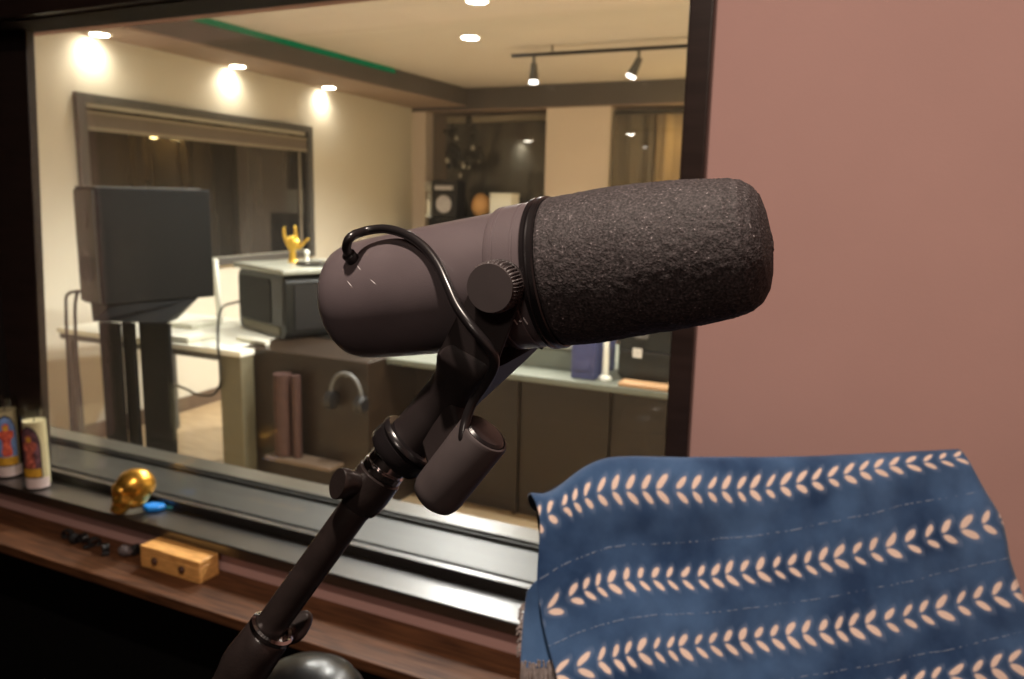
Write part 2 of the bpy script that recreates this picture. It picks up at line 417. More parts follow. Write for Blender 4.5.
a = MB(); a.box((XL - .14, 1.2497, .6935), (XR + .10, 1.3445, ZL)); part(a, 'ledge', M['ledge'], win, bevel=.003)
a = MB(); a.box((XL + .0125, 1.3445, .6935), (XR - .004, 1.367, .742)); part(a, 'glazing_stop', M['ledge'], win, bevel=.002)
a = MB(); a.box((XL + .0125, 1.3672, .745), (XR - .004, 1.3735, ZT - .004)); part(a, 'pane', M['glass'], win)
a = MB(); a.box((XL + .0125, 1.3672, .7405), (XR - .004, 1.3735, .745)); part(a, 'glazing_seal', M['seal'], win)
a = MB(); a.box((-2.9, 1.374, .7), (.3, 1.522, .738)); part(a, 'cavity_board', M['cavity'], win)
a = MB(); a.box((-2.9, 1.5225, .742), (.3, 1.5285, 2.4)); part(a, 'inner_pane', M['glass_in'], win)
a = MB(); a.box((-2.9, 1.518, .738), (.3, 1.522, .746)); a.box((-2.9, 1.529, .738), (.3, 1.535, .750)); part(a, 'inner_glazing_seal', M['seal'], win)
a = MB(); a.box((-2.9, 1.536, .7), (.3, 1.622, .74)); part(a, 'inner_sill', M['farsill'], win, bevel=.004)

# wooden shelf below the ledge
sh = MB(); sh.box((-2.85, 1.1195, .622), (.45, YW, .6446))
tag(sh.build('wall_shelf', M['shelfwood'], loc=(-1.2, 1.2, .622), bevel=.002), 'long brown wooden shelf on the wall below the window ledge', 'shelf')

# ---------------- control room
HS, HC = 2.38, 2.555
s0, s1 = ls(V((-4.2, 1.7, 0))), ls(V((-4.585, 7.3, 0)))
def lbox(sa, sb, oa, ob, za, zb):
    return MB().prism([lw(sa, za, oa), lw(sb, za, oa), lw(sb, za, ob), lw(sa, za, ob)], (0, 0, zb - za))
struct(lbox(s0 - .3, s1 + .3, -.15, 0, 0, 2.75).build('wall_control_left', M['cream']), 'cream side wall of the control room washed by spotlights', 'wall')
struct(box((-4.9, 7.30, 0), (1.4, 7.45, 2.75)).build('wall_control_back', M['taupe']), 'taupe back wall of the control room', 'wall')
struct(box((1.2, 1.60, 0), (1.35, 7.30, 2.75)).build('wall_control_right', M['cream']), 'cream far side wall of the control room', 'wall')
struct(box((-4.9, 1.60, -.1), (1.4, 7.45, 0)).build('floor_control', M['oak']), 'pale oak floor of the control room', 'floor')
struct(box((-4.9, 1.42, HC), (1.4, 7.45, HC + .2)).build('ceiling_control', M['ceilpaint']), 'cream ceiling of the control room', 'ceiling')
LS0 = ls(V((-4.2, 1.71, 0)))
b = lbox(LS0, s1 - .02, .001, .012, 0, .10); struct(b.build('baseboard_left', M['base']), 'grey skirting along the cream wall', 'skirting')
SW = .405
t1 = thing('trim_1', 'dropped grey soffit along the cream wall and back wall', 'soffit', lw(0, HS), kind='structure')
def soff(z0, z1, x1): return MB().prism([lw(LS0, z0, .001), (x1, 1.71, z0), (x1, YBK, z0), (lw(s1 - .16, 0, .001).x, YBK, z0)], (0, 0, z1 - z0))
YBK, XS = 7.138, -3.955
soff(HS + .012, HC - .001, XS).build('fascia', M['soffit'], t1)
soff(HS, HS + .012, XS).build('underside', M['soffit_under'], t1)
# back soffit
YB = 7.14
t2 = thing('trim_2', 'dropped grey soffit across the back wall', 'soffit', (-3, YB, 2.34), kind='structure')
box((-4.60, YB, 2.352), (1.2, 7.30, HC - .001)).build('fascia', M['soffit'], t2)
box((-4.60, YB, 2.34), (1.2, 7.30, 2.352)).build('underside', M['soffit_under'], t2)
# corner pilaster and column
cpl = ony(409, 200, 7.2); cpr = ony(425, 200, YB)
struct(box((-4.60, 7.15, 0), (cpr.x, 7.298, 2.34)).build('trim_3', M['column']), 'cream corner strip between side wall and back window', 'pilaster')
ca, cb_ = ony(544, 200, YB), ony(607, 200, YB)
struct(box((ca.x, YB + .005, 0), (cb_.x, 7.298, 2.34)).build('trim_4', M['column']), 'pale pinkish column between the back window and the curtain', 'column')

# green light strip under the ceiling
gl = box((XS - .001, 1.75, HC - .04), (XS + .006, 5.9, HC - .0012))
tag(gl.build('light_strip', M['led'], loc=(XS, 3.8, HC)), 'green glowing light strip along the top of the soffit', 'light strip')

# window in the left wall
P0, P1 = onl(72, 94), onl(309, 124.5)
sa, sb, zt, zb = ls(P0), ls(P1), 2.045, .985
w3 = thing('window_2', 'dark window with grey frame in the cream side wall', 'window', lw(sa, zb, .01), kind='structure')
f = MB()
for q in ((sa, sa + .06, zb, zt), (sb - .06, sb, zb, zt), (sa + .06, sb - .06, zt - .05, zt), (sa + .06, sb - .06, zb, zb + .05)):
    f.prism([lw(q[0], q[2], .001), lw(q[1], q[2], .001), lw(q[1], q[2], .035), lw(q[0], q[2], .035)], (0, 0, q[3] - q[2]))
f.build('frame', M['greyframe'], w3)
lbox(sa + .06, sb - .06, .002, .006, zb + .06, zt - .075).build('pane', M['darkpane'], w3)
for zz, hh in ((zt - .11, .018), (zt - .205, .022)):
    lbox(sa + .06, sb - .06, .007, .02, zz, zz + hh).build('blind_rail', M['blind'], w3)
lbox(sa + .06, sb - .06, .007, .014, zt - .183, zt - .11).build('blind', M['taupe'], w3)
lbox(sb - .165, sb - .15, .007, .018, zb + .06, zt - .21).build('mullion', M['blind'], w3)

# window in the back wall
p0, p1 = ony(450, 122, 7.28), ony(543, 122, 7.28)
w4 = thing('window_3', 'dark window in the back wall beside the pale column', 'window', (p0.x, 7.29, .9), kind='structure')
f = MB(); f.box((p0.x - .03, 7.26, 2.235), (ca.x, 7.299, 2.30)); f.build('head_frame', M['blind'], w4)
f = MB(); f.box((p0.x - .03, 7.26, .90), (p0.x + .03, 7.299, 2.235)); f.build('side_frame', M['greyframe'], w4)
f = MB(); tl4 = math.tan(math.radians(3.2)); zz0, zz1 = .9, 2.232
f.prism([V((p0.x + .03, 7.285 - (zz1 - zz0) * tl4, zz0)), V((ca.x - .002, 7.205 - (zz1 - zz0) * tl4, zz0)), V((ca.x - .002, 7.205, zz1)), V((p0.x + .03, 7.285, zz1))], (0, .006, 0)); f.build('pane', M['backpane'], w4)
f = MB(); f.box((p0.x - .03, 7.24, .86), (ca.x - .002, 7.299, .8995)); f.build('sill', M['column'], w4)

# curtain to the right of the column: two drapes, the right one coloured as if warmly lit
def drape(x0, x1, y, z0, z1, wv, amp, ph):
    mb = MB(); k = max(24, int((x1 - x0) * 90))
    def fn(u, v):
        x = x0 + (x1 - x0) * u
        return V((x, y + amp * math.sin(ph + x * wv) + amp * .4 * math.sin(x * wv * 2.3 + 1) + .01 * v, z0 + (z1 - z0) * v))
    mb.grid(fn, k, 6); return mb
cu = thing('curtain', 'grey pleated curtain beside the pale column, right part painted warm-lit beige', 'curtain', (cb_.x + .3, 7.22, .05))
xm = ony(653, 150, 7.22).x
def solid(o, th):
    s = o.modifiers.new('solid', 'SOLIDIFY'); s.thickness = th; s.offset = 0; return o
solid(drape(cb_.x + .01, xm, 7.22, .05, 2.27, 34, .022, 0).build('grey_drape', M['curtain_grey'], cu), .004)['label'] = 'grey drape'
solid(drape(xm + .002, .4, 7.22, .05, 2.27, 30, .022, 1).build('warm_lit_drape', M['curtain'], cu), .004)['label'] = 'drape painted beige as if warmly lit'
gd = thing('window_4', 'tall glass pane in front of the curtain', 'window', (cb_.x + .6, 7.16, .02), kind='structure')
XG = -1.25; gy = math.tan(math.radians(3.8)); yaw = math.tan(math.radians(-3.0)) * (XG - cb_.x) / 2.8
MB().prism([V((cb_.x + .012, 7.11 - 2.28 * gy, .03)), V((XG, 7.11 - 2.28 * gy - yaw * 2.8, .03)), V((XG, 7.11 - yaw * 2.8, 2.31)), V((cb_.x + .012, 7.11, 2.31))], (0, .006, 0)).build('pane', M['glass_in'], gd)
r = MB(); r.tube([(cb_.x + .01, 7.22, 2.29), (.42, 7.22, 2.29)], .015, 12); r.build('curtain_rail', M['blk'], cu)

# ---------------- lights in the control room
def light(name, kind, loc, energy, col, rot=None, **k):
    d = bpy.data.lights.new(name, kind); d.energy = energy; d.color = col
    for a, v in k.items(): setattr(d, a, v)
    o = bpy.data.objects.new(name, d); o.location = loc; COL.objects.link(o)
    if rot is not None: o.rotation_euler = V(rot).to_track_quat('-Z', 'Y').to_euler()
    return o

def downlight(p, label, group, em, energy, col, dirv=(0, 0, -1), spot=2.4, blend=.6, r=.045):
    t = thing('recessed_downlight', label, 'ceiling light', p, group)
    MB().lathe(V(p) + V((0, 0, -.006)), (0, 0, 1), [(0, r * 1.3), (.002, r * 1.35), (.006, r * 1.35)], 32).build('trim_ring', M['white'], t)
    MB().lathe(V(p) + V((0, 0, -.0085)), (0, 0, 1), [(0, r * .7), (.001, r), (.003, r)], 32).build('lens', em, t)
    l = light('downlight_lamp', 'SPOT', V(p) + V((0, 0, -.02)), energy, col, dirv, spot_size=spot, spot_blend=blend, shadow_soft_size=.03)
    return t
GP = 'recessed downlights in the soffit'
for (px, py), lab in zip(((95, 34), (255, 65), (361, 86)), ('recessed soffit downlight above the black loudspeaker', 'middle of the three soffit downlights along the cream wall', 'recessed soffit downlight nearest the back corner')):
    q = onz(px, py, HS); s = ls(q)
    q = lw(s, HS, .085)
    downlight(q, lab, GP, M['lampwarm'], 9, (1, .92, .78), tuple(V((0, 0, -1)) - LN * .10), 2.8, 1.0, r=.05)
GP = 'recessed downlights in the main ceiling'
for (px, py), lab in zip(((470, 37), (477, 0)), ('recessed downlight in the main ceiling, the farther one', 'recessed downlight in the main ceiling, at the top edge of the window')):
    downlight(onz(px, py, HC), lab, GP, M['lampcool'], 260, (1, .99, .95), r=.055)
for (x, y), lab in zip(((-1.95, 2.75), (-.95, 2.55), (-.1, 2.6), (-1.75, 3.35), (-.55, 3.9), (-.15, 5.4)), (
        'added unseen downlight between the window and the loudspeaker stand', 'added unseen downlight above the right half of the inner sill', 'added unseen downlight above the right end of the inner sill',
        'added unseen downlight above the front of the desk', 'added unseen downlight above the right end of the desk', 'added unseen downlight behind the right jamb near the curtain')):
    downlight((x, y, HC), lab, GP, M['lampcool'], 125, (1, .99, .95), spot=2.7, r=.05)  # unseen fill lamps, added to brighten the control room

# track light
ra, rb_ = onz(512, 56, 2.5), onz(687, 46, 2.5)
dirt = (rb_ - ra).normalized(); re = rb_ + dirt * .8
tl = thing('track_rail', 'thin black lighting track under the control room ceiling', 'lighting track', (ra + re) / 2)
MB().obox((ra + re) / 2, dirt, V((0, 0, 1)).cross(dirt), (0, 0, 1), (re - ra).length / 2, .014, .011).build('rail', M['blk'], tl)
for k in (.15, .85):
    c = ra + (re - ra) * k; MB().tube([c, V((c.x, c.y, HC))], .006, 8).build('hanger', M['blk'], tl)
def trackhead(px, py, lab, aim):
    c = onz(px, py, 2.5); c = ra + dirt * (c - ra).dot(dirt)
    t = thing('track_spotlight', lab, 'spotlight', c + V((0, 0, -.011)), 'spotlights on the ceiling track')
    MB().tube([c + V((0, 0, -.011)), c + V((0, 0, -.07))], .011, 10).build('stem', M['greyframe'], t)
    a = V(aim).normalized(); h = c + V((0, 0, -.075))
    MB().lathe(h - a * .02, a, [(0, .016), (.005, .022), (.06, .027), (.10, .031), (.12, .032)], 28).build('lamp_can', M['greyframe'], t)
    MB().lathe(h + a * .101, a, [(0, .0305), (.0195, .0310), (.021, .024)], 28).build('bulb_face', EM('track_bulb', (1, .96, .92, 1), 7), t)
trackhead(537, 56, 'track spotlight pointing straight down, at the left end of the track', (0, 0, -1))
trackhead(641, 50, 'track spotlight tilted forward with a bright face, near the right jamb', (-.45, .05, -.9))
pd = thing('added_pendant', 'small pendant body added for the warm light behind the right jamb', 'pendant lamp', (-1.5, 6.98, HC))  # warm light is read from the lit curtain; this pendant body is added
MB().tube([(-1.5, 6.98, 2.235), (-1.5, 6.98, HC)], .004, 8).build('cord', M['blk'], pd)
MB().lathe((-1.5, 6.98, 2.19), (0, 0, 1), [(0, .07), (.03, .045), (.045, .012), (.046, .003)], 32, cap0=False).build('shade', M['blk'], pd)
MB().ball((-1.5, 6.98, 2.19), .022, 16, 10).build('bulb', M['lampwarm'], pd)
light('corner_lamp', 'POINT', (-1.50, 6.98, 2.12), 9, (1, .70, .28), shadow_soft_size=.05)

# ---------------- control room furniture
def cyl(p, axis, prof, n=32, **k): return MB().lathe(p, axis, prof, n, **k)
def leg_box(x, y, h, z1, z0=0): return box((x - h, y - h, z0), (x + h, y + h, z1))

# big studio loudspeaker seen past the left jamb, on its slatted stand
sc = .79
KS = .83
def flo(px, py): p = onz(px, py, 0) * KS; p.z = 0; return p
A0 = V((-4.085, 3.1, 0)) * sc
du = V((.24, .97, 0)).normalized(); dv = V((-.97, .24, 0)).normalized()
zb_, zt_ = 1.5 - .66 * sc, 1.5 + .013 * sc
spk = thing('studio_loudspeaker', 'big black loudspeaker cabinet on the slatted black stand', 'loudspeaker', A0 + V((-.1, .3, zb_)))
L_, D_ = .70 * sc, .27 * sc
MB().prism([A0 + V((0, 0, zb_)), A0 + du * L_ + V((0, 0, zb_)), A0 + du * L_ + dv * D_ + V((0, 0, zb_)), A0 + dv * D_ + V((0, 0, zb_))], (0, 0, zt_ - zb_)).build('cabinet', M['speaker'], spk, bevel=.008)
ee = V((0, 0, 1))
nrm = -du
MB().obox(A0 + dv * D_ / 2 + nrm * .006 + ee * (zt_ + zb_) / 2, dv, ee, nrm, D_ / 2 - .01, (zt_ - zb_) / 2 - .01, .006).build('front_baffle', M['speaker_side'], spk, bevel=.003)
MB().lathe(A0 + dv * D_ * .52 + nrm * .012 + ee * (zb_ + .17), nrm, [(0, .075), (.004, .075), (0, .06), (-.004, .02)], 40).build('woofer', M['blk'], spk)
MB().lathe(A0 + dv * D_ * .52 + nrm * .012 + ee * (zb_ + .39), nrm, [(0, .045), (.004, .045), (.001, .03), (.004, .012)], 32).build('tweeter', M['speaker_side'], spk)
MB().obox(A0 + dv * D_ * .5 + du * L_ * .45 + ee * (zt_ + .003), du, dv, ee, L_ * .46, D_ * .47, .003).build('top_trim', M['greyframe'], spk, bevel=.001)
st = thing('loudspeaker_stand', 'black stand of three upright slabs under the big loudspeaker', 'speaker stand', A0 + du * .24)
for (xa, xb) in ((108.5, 128), (131, 142), (147, 177)):
    pa, pb = flo(xa, 447), flo(xb, 449); m = (pa + pb) / 2; d = (pb - pa); hw = d.length / 2; d.normalize()
    MB().obox(m + ee * ((zb_ - .10) / 2 + .012), d, V((0, 0, 1)).cross(d), ee, hw, .011, (zb_ - .10) / 2 - .012).build('upright_slab', M['speaker'], st, bevel=.004)
pa, pb = flo(108, 447), flo(178, 449); m = (pa + pb) / 2; d = (pb - pa).normalized(); dn = V((0, 0, 1)).cross(d)
MB().obox(m + ee * .006, d, dn, ee, .23, .14, .006).build('foot_plate', M['speaker'], st, bevel=.003)
c0 = A0 + du * .25 + dv * .11; c0.z = zb_ - .0
MB().loft([[c0 + V((0, 0, -.001)) + du * (i * .22) + dv * (j * .10) for i, j in ((-1, -1), (1, -1), (1, 1), (-1, 1))],
           [m + ee * (zb_ - .09) + d * (i * .175) + dn * (j * .06) for i, j in ((-1, -1), (1, -1), (1, 1), (-1, 1))]]).build('top_bracket', M['speaker'], st, bevel=.004)
# two cables down the wall side
for i, (x0, lab) in enumerate(((66, 'black cable looping down left of the loudspeaker stand, outer one'), (75, 'black cable hanging down left of the loudspeaker stand, inner one'))):
    be = flo(x0 + 6 + i * 3, 448); be.z = .010
    pts = [ony(84 if i == 0 else 77, 291, 2.53), ony(x0 + 2, 294, 2.5), ony(x0, 310, 2.49), ony(x0 + 2, 360, 2.50), ony(x0 + 4 + i * 2, 400, 2.52), be]
    o = MB().tube(spline(pts, 40), .0075, 8).build('hanging_cable', M['blk'], loc=pts[-1]); tag(o, lab, 'cable', 'cables beside the loudspeaker')

# white side table with papers
ta = onz(180, 345, .75); tb = onz(243, 352, .75)
wt = thing('side_table', 'white topped side table with olive end panel, right of the loudspeaker stand', 'table', (-3.4, 3.0, 0))
MB().prism([(-4.12, 2.83, .722), (-2.786, 2.83, .722), (-2.786, 2.925, .722), (-2.895, 2.925, .722), (-2.895, 3.60, .722), (-4.12, 3.60, .722)], (0, 0, .028)).build('table_top', M['white'], wt, bevel=.003)
MB().prism([(-4.11, 2.84, .69), (-2.932, 2.84, .69), (-2.932, 3.59, .69), (-4.11, 3.59, .69)], (0, 0, .0315)).build('apron', M['greyframe'], wt)
box((-2.93, 2.835, 0), (-2.79, 2.92, .7215)).build('end_panel', M['olive'], wt, bevel=.003)
for x, y in ((-4.07, 2.88), (-4.07, 3.55)): leg_box(x, y, .018, .69).build('leg', M['greyframe'], wt)
for k, (x, y, hx, hy, lab) in enumerate(((-3.30, 2.95, .14, .09, 'pile of white papers at the front edge of the white side table'), (-3.62, 3.27, .15, .10, 'pile of white papers at the back of the white side table'))):
    pp = MB()
    for i in range(5):
        j = (i * 7 % 5 - 2) * .006; pp.box((x - hx + j, y - hy - j, .7505 + i * .006), (x + hx + j, y + hy - j, .7555 + i * .006))
    tag(pp.build('paper_stack', M['white'], loc=(x, y, .75)), lab, 'papers', 'paper piles')
pr0 = V((-3.02, 3.06, .766)); prd = V((.24, -.05, 0))
o = MB().lathe(pr0, prd, [(0, .010), (0, .0145), (.245, .0145), (.245, .010)], 24).build('paper_roll', M['white'], loc=pr0 - V((0, 0, .0145)))
tag(o, 'rolled white paper lying on the white side table by the black cabinet', 'paper roll')
u0 = ony(220, 316, 3.38); u1 = ony(214.5, 259, 3.38)
up = thing('upright_board', 'slim white upright board standing on the side table left of black cabinet', 'board', (u0.x, 3.38, .75))
MB().loft([[V((u0.x + i * .019, 3.38 + j * .012, .7505)) for i, j in ((-1, -1), (1, -1), (1, 1), (-1, 1))], [V((u1.x + i * .017, 3.38 + j * .012, u1.z)) for i, j in ((-1, -1), (1, -1), (1, 1), (-1, 1))]]).build('board', M['white'], up, bevel=.008)
MB().box((u0.x - .04, 3.35, .7505), (u0.x + .04, 3.41, .759)).build('foot', M['white'], up, bevel=.003)

# main console desk
dk = thing('console_desk', 'long dark brown studio desk with grey green worktop', 'desk', (-1.9, 3.5, 0))
box((-2.115, 3.07, .722), (-.45, 4.0, .75)).build('worktop', M['greytop'], dk, bevel=.004)
box((-2.885, 2.93, .0), (-2.12, 3.3295, .75)).build('side_cabinet', M['brownpanel'], dk, bevel=.003)
box((-2.885, 3.3605, .72), (-2.2505, 3.98, .75)).build('side_worktop', M['cab'], dk)
box((-2.885, 3.33, .0), (-.5, 3.36, .7195)).build('back_panel', M['brownpanel'], dk)
for x in (-1.98, -1.55, -1.1, -.72): box((x - .012, 3.31, .0), (x + .012, 3.3295, .7215)).build('panel_batten', M['brownpanel'], dk)
box((-.52, 3.361, .0), (-.47, 3.98, .7215)).build('end_panel', M['brownpanel'], dk)

# black rounded cabinet with pale lid on the desk end
cz0, cz1 = .751, 1.085
CN = V((-2.80, 3.17, 0)); cu_ = V((-.93, .37, 0)).normalized(); cv_ = V((cu_.y, -cu_.x, 0)) * 1.0
if cv_.y < 0: cv_ = -cv_
CL1, CL2 = .56, .55
def rrect(x0, x1, z0, z1, y, r, n=6):
    pts = []
    for cx, cz, a0 in ((x1 - r, z1 - r, 0), (x0 + r, z1 - r, 90), (x0 + r, z0 + r, 180), (x1 - r, z0 + r, 270)):
        for k in range(n + 1):
            t = math.radians(a0 + 90 * k / n); pts.append(V((cx + r * math.cos(t), y, cz + r * math.sin(t))))
    return pts
def cpt(a, b, z): return CN + cu_ * a + cv_ * b + V((0, 0, z))
def crr(a0, a1, z0, z1, b, r):        # rounded rectangle on the left face
    return [cpt(p.x, b, p.z) for p in rrect(a0, a1, z0, z1, 0, r)]
cab = thing('rack_cabinet', 'black rounded equipment cabinet with pale grey lid on the desk end', 'cabinet', cpt(CL1 / 2, CL2 / 2, .75))
MB().prism(crr(0, CL1, cz0, cz1, 0, .05), cv_ * CL2).build('body', M['cab'], cab, bevel=.006)
MB().prism(crr(.16, CL1 - .03, cz0 + .07, cz1 - .03, -.006, .03), cv_ * .005).build('side_window', M['speaker'], cab)
MB().prism(crr(.02, .14, cz0 + .07, cz1 - .03, -.006, .02), cv_ * .005).build('side_panel', M['blk'], cab)
MB().prism(crr(.06, CL1 - .06, cz0 + .018, cz0 + .06, -.008, .008), cv_ * .007).build('lower_strip', M['olive'], cab)['label'] = 'olive strip along the lower edge'
MB().prism([cpt(-.006, .05, cz0 + .05), cpt(-.006, CL2 - .05, cz0 + .05), cpt(-.006, CL2 - .05, cz1 - .05), cpt(-.006, .05, cz1 - .05)], cu_ * .005).build('door', M['blk'], cab)
MB().prism([cpt(-.015, -.02, cz1 + .004), cpt(CL1 + .015, -.02, cz1 + .004), cpt(CL1 + .015, CL2, cz1 + .004), cpt(-.015, CL2, cz1 + .004)], V((0, 0, .03))).build('lid', M['greylid'], cab, bevel=.008)
q = cpt(.17, .30, cz1 + .035)
pl = thing('turntable_mat', 'flat dark round mat on the pale lid of the black cabinet', 'mat', q)
cyl(q, (0, 0, 1), [(0, .13), (.006, .135), (.012, .13)], 48).build('mat', M['cab'], pl)
cyl(q + ee * .012, (0, 0, 1), [(.0005, .012), (.008, .010)], 20).build('spindle', M['greyframe'], pl)

# gold hand ornament, index and little finger raised
hb = onz(293, 262.5, cz1 + .0345); hh = .19
gh = MB()
hx = V((.93, .37, 0)); hy = V((0, 0, 1)); hz = V((-.37, .93, 0))
def hp(x, y, z=0): return hb + (hx * x + hy * y + hz * z) * hh
gh.lathe(hb, (0, 0, 1), [(0, .030), (.006, .031), (.012, .022), (.03, .019), (.07, .0165)], 20)
gh.loft([[hp(.50 * (w_) * math.cos(t) * .5 + ox, y, .13 * k_ * math.sin(t)) for t in (2 * PI * i / 16 for i in range(16))] for y, w_, k_, ox in ((.34, .36, .75, 0), (.42, .55, .85, 0), (.52, .78, .9, 0), (.62, .86, .9, 0), (.67, .7, .6, 0))])
def finger(P, r0, r1):
    s_ = spline([hp(*p) for p in P], 10); gh.tube(s_, [r0 + (r1 - r0) * i / 10 for i in range(11)], 10); gh.ball(s_[-1], r1 * 1.02, 10, 8)
finger([(-.17, .58), (-.22, .72), (-.25, .90), (-.245, 1.0)], .0095, .0075)       # raised finger
finger([(.13, .58), (.12, .74), (.10, .92), (.09, 1.05)], .0095, .0075)           # raised finger
finger([(-.05, .62), (-.05, .74, -.06), (-.05, .70, -.14), (-.05, .60, -.13)], .0095, .008)   # folded
finger([(.04, .63), (.04, .75, -.06), (.04, .71, -.14), (.04, .61, -.13)], .0095, .008)       # folded
finger([(.14, .42), (.26, .50), (.36, .60), (.47, .70)], .0105, .0075)            # thumb
o = gh.build('hand_ornament', M['goldhand'], loc=hb)
tag(o, 'golden hand ornament with raised fingers on the cabinet lid', 'ornament')
rm = o.modifiers.new('remesh', 'REMESH'); rm.mode = 'VOXEL'; rm.voxel_size = .0028; rm.use_smooth_shade = True

# small white figure-like knob beside the hand
kx = onz(307, 262, cz1 + .0345)
tag(cyl(kx, (0, 0, 1), [(0, .014), (.004, .016), (.02, .010), (.035, .008), (.042, .014), (.055, .016), (.066, .010), (.07, .003)], 20).build('white_figurine', M['white'], loc=kx), 'tiny white turned figurine on the lid right of the golden hand', 'figurine')

# cable loop beside the desk end
pts = [cpt(CL1 + .004, .05, .90), ony(226, 305, 3.30), ony(220, 312, 3.15), ony(218, 326, 2.95), ony(218, 345, 2.80), ony(220, 365, 2.81), ony(220, 385, 2.82), ony(212, 395, 2.86), ony(196, 394, 2.92), ony(183, 388, 3.0), ony(172, 392, 3.05), V((-3.62, 3.05, .012))]
tag(MB().tube(spline(pts, 70), .0065, 8).build('hanging_cable', M['blk'], loc=pts[-1]), 'thin black cable drooping from the cabinet over the white side table', 'cable')

# things on and in front of the desk
def rbox(name, lab, cat, lo, hi, mat, bev=.004, group=None):
    c = ((lo[0] + hi[0]) / 2, (lo[1] + hi[1]) / 2, lo[2]); return tag(box(lo, hi).build(name, mat, loc=c, bevel=bev), lab, cat, group)
bx = thing('storage_box', 'pale grey green box with a lid on the desk under the microphone', 'box', (-1.38, 3.4, .75))
box((-1.545, 3.25, .751), (-1.235, 3.55, .845)).build('box_body', M['greytop'], bx, bevel=.004)
box((-1.55, 3.245, .8455), (-1.23, 3.555, .87)).build('lid', M['greylid'], bx, bevel=.004)
bb = thing('navy_folder_box', 'navy blue box file standing on the desk right of the pale box', 'box file', (-1.15, 3.2, .75))
box((-1.205, 3.12, .751), (-1.10, 3.40, .95)).build('box_body', M['bluebox'], bb, bevel=.003)
box((-1.185, 3.1195 - .003, .79), (-1.12, 3.1195, .84)).build('spine_label', M['bluebox'], bb)
wp = thing('white_post', 'slim white post with round tip beside the navy box file', 'stand', (-1.065, 3.16, .75))
cyl((-1.065, 3.16, .7505), (0, 0, 1), [(0, .028), (.012, .028), (.02, .014), (.19, .012)], 24).build('post', M['white'], wp)
MB().ball((-1.065, 3.16, .951), .018, 16, 10).build('tip', M['white'], wp)
yb = ony(517, 352, 3.3)
ybx = thing('yellow_block', 'small yellow topped block beside the pale box under the microphone', 'block', (yb.x, 3.32, .75))
box((yb.x - .05, 3.28, .751), (yb.x + .04, 3.36, .80)).build('block_base', M['tan'], ybx, bevel=.003)
box((yb.x - .05, 3.28, .8005), (yb.x + .04, 3.36, .825)).build('block_top', M['yellow'], ybx, bevel=.003)
rs = thing('road_case', 'dark rounded equipment case on the right end of the desk', 'case', (-.86, 3.3, .75))
MB().prism(rrect(-1.02, -.50, .7535, 1.02, 3.18, .04), (0, .4, 0)).build('case_body', M['cab'], rs, bevel=.01)
box((-1.0, 3.165, .875), (-.52, 3.1795, .885)).build('lid_seam', M['blk'], rs)
for x in (-.93, -.6): box((x - .02, 3.162, .86), (x + .02, 3.1649, .90)).build('latch', M['chrome'], rs)
MB().prism(rrect(-.95, -.89, .94, .97, 3.17, .01), (0, .009, 0)).build('badge', M['greyframe'], rs)
rbox('tan_board', 'narrow tan wooden board lying in front of the dark case', 'board', (-.98, 3.075, .751), (-.52, 3.155, .768), M['tan'])

# objects leaning against the desk's dark back panel
rf = thing('reddish_tube', 'dull reddish upright roll leaning at the dark desk panel', 'roll', (-2.57, 2.87, 0))
cyl((-2.57, 2.875, .26), (0, 0, 1), [(0, .045), (.40, .045)], 24).build('roll', M['redwood'], rf)
cyl((-2.49, 2.875, .26), (0, 0, 1), [(0, .022), (.40, .022)], 24).build('inner_roll', M['redwood'], rf)
box((-2.65, 2.82, .24), (-2.26, 2.9295, .2595)).build('shelf_rail', M['base'], rf, bevel=.003)
hd = thing('hanging_headphones', 'grey black headphones hanging on the dark desk panel behind microphone', 'headphones', (-2.21, 2.885, .45))
arc = [V((-2.21 + .085 * math.cos(t), 2.885, .60 + .10 * math.sin(t))) for t in (PI * k / 16 for k in range(17))]
MB().tube(arc, .009, 8).build('headband', M['greyframe'], hd)
for sx in (-1, 1):
    MB().lathe((-2.21 + sx * .085, 2.885, .565), (sx, 0, 0), [(-.022, .03), (-.018, .04), (.012, .042), (.022, .03)], 24).build('ear_cup', M['blk'], hd)
cyl((-2.21, 2.885, .688), (0, 1, 0), [(0, .008), (.0448, .008)], 12).build('hook', M['greyframe'], hd)

# things before the back window
sh2 = thing('back_sideboard', 'low dark sideboard beneath the back window', 'sideboard', (-3.6, 7.0, 0))
box((-4.15, 6.75, .05), (-3.13, 7.10, 1.30)).build('carcass', M['cab'], sh2, bevel=.005)
for i in range(2): box((-4.13 + i * .51, 6.735, .08), (-3.65 + i * .51, 6.7495, 1.27)).build('door', M['speaker'], sh2, bevel=.003)
box((-4.13, 6.77, 0), (-3.15, 7.08, .0495)).build('plinth', M['blk'], sh2)
zS = 1.301
def bk(px, y=6.9): return ony(px, 210, y).x
x = bk(449)
am = thing('small_amplifier', 'black box with a round pale face and white name strip on the sideboard', 'amplifier', (x, 6.9, 1.30))
box((x - .14, 6.80, zS), (x + .14, 6.97, zS + .36)).build('housing', M['blk'], am, bevel=.01)
cyl((x, 6.7995, zS + .13), (0, -1, 0), [(0, .085), (.006, .085), (.008, .075), (.004, .05), (.008, .02)], 32).build('cone', M['print'], am)
box((x - .10, 6.792, zS + .265), (x + .10, 6.7995, zS + .305)).build('name_strip', M['print'], am)
x = bk(432)
wf = thing('white_stand_light', 'white upright lamp at the left end of the sideboard', 'lamp', (x, 6.85, 1.30))
cyl((x, 6.85, zS), (0, 0, 1), [(0, .05), (.01, .05), (.02, .03), (.16, .03), (.18, .012), (.26, .012)], 24).build('stem', M['white'], wf)
MB().ball((x, 6.85, zS + .30), .045, 16, 10, (1, 1, 1.2)).build('head', M['petal'], wf)
x = bk(481)
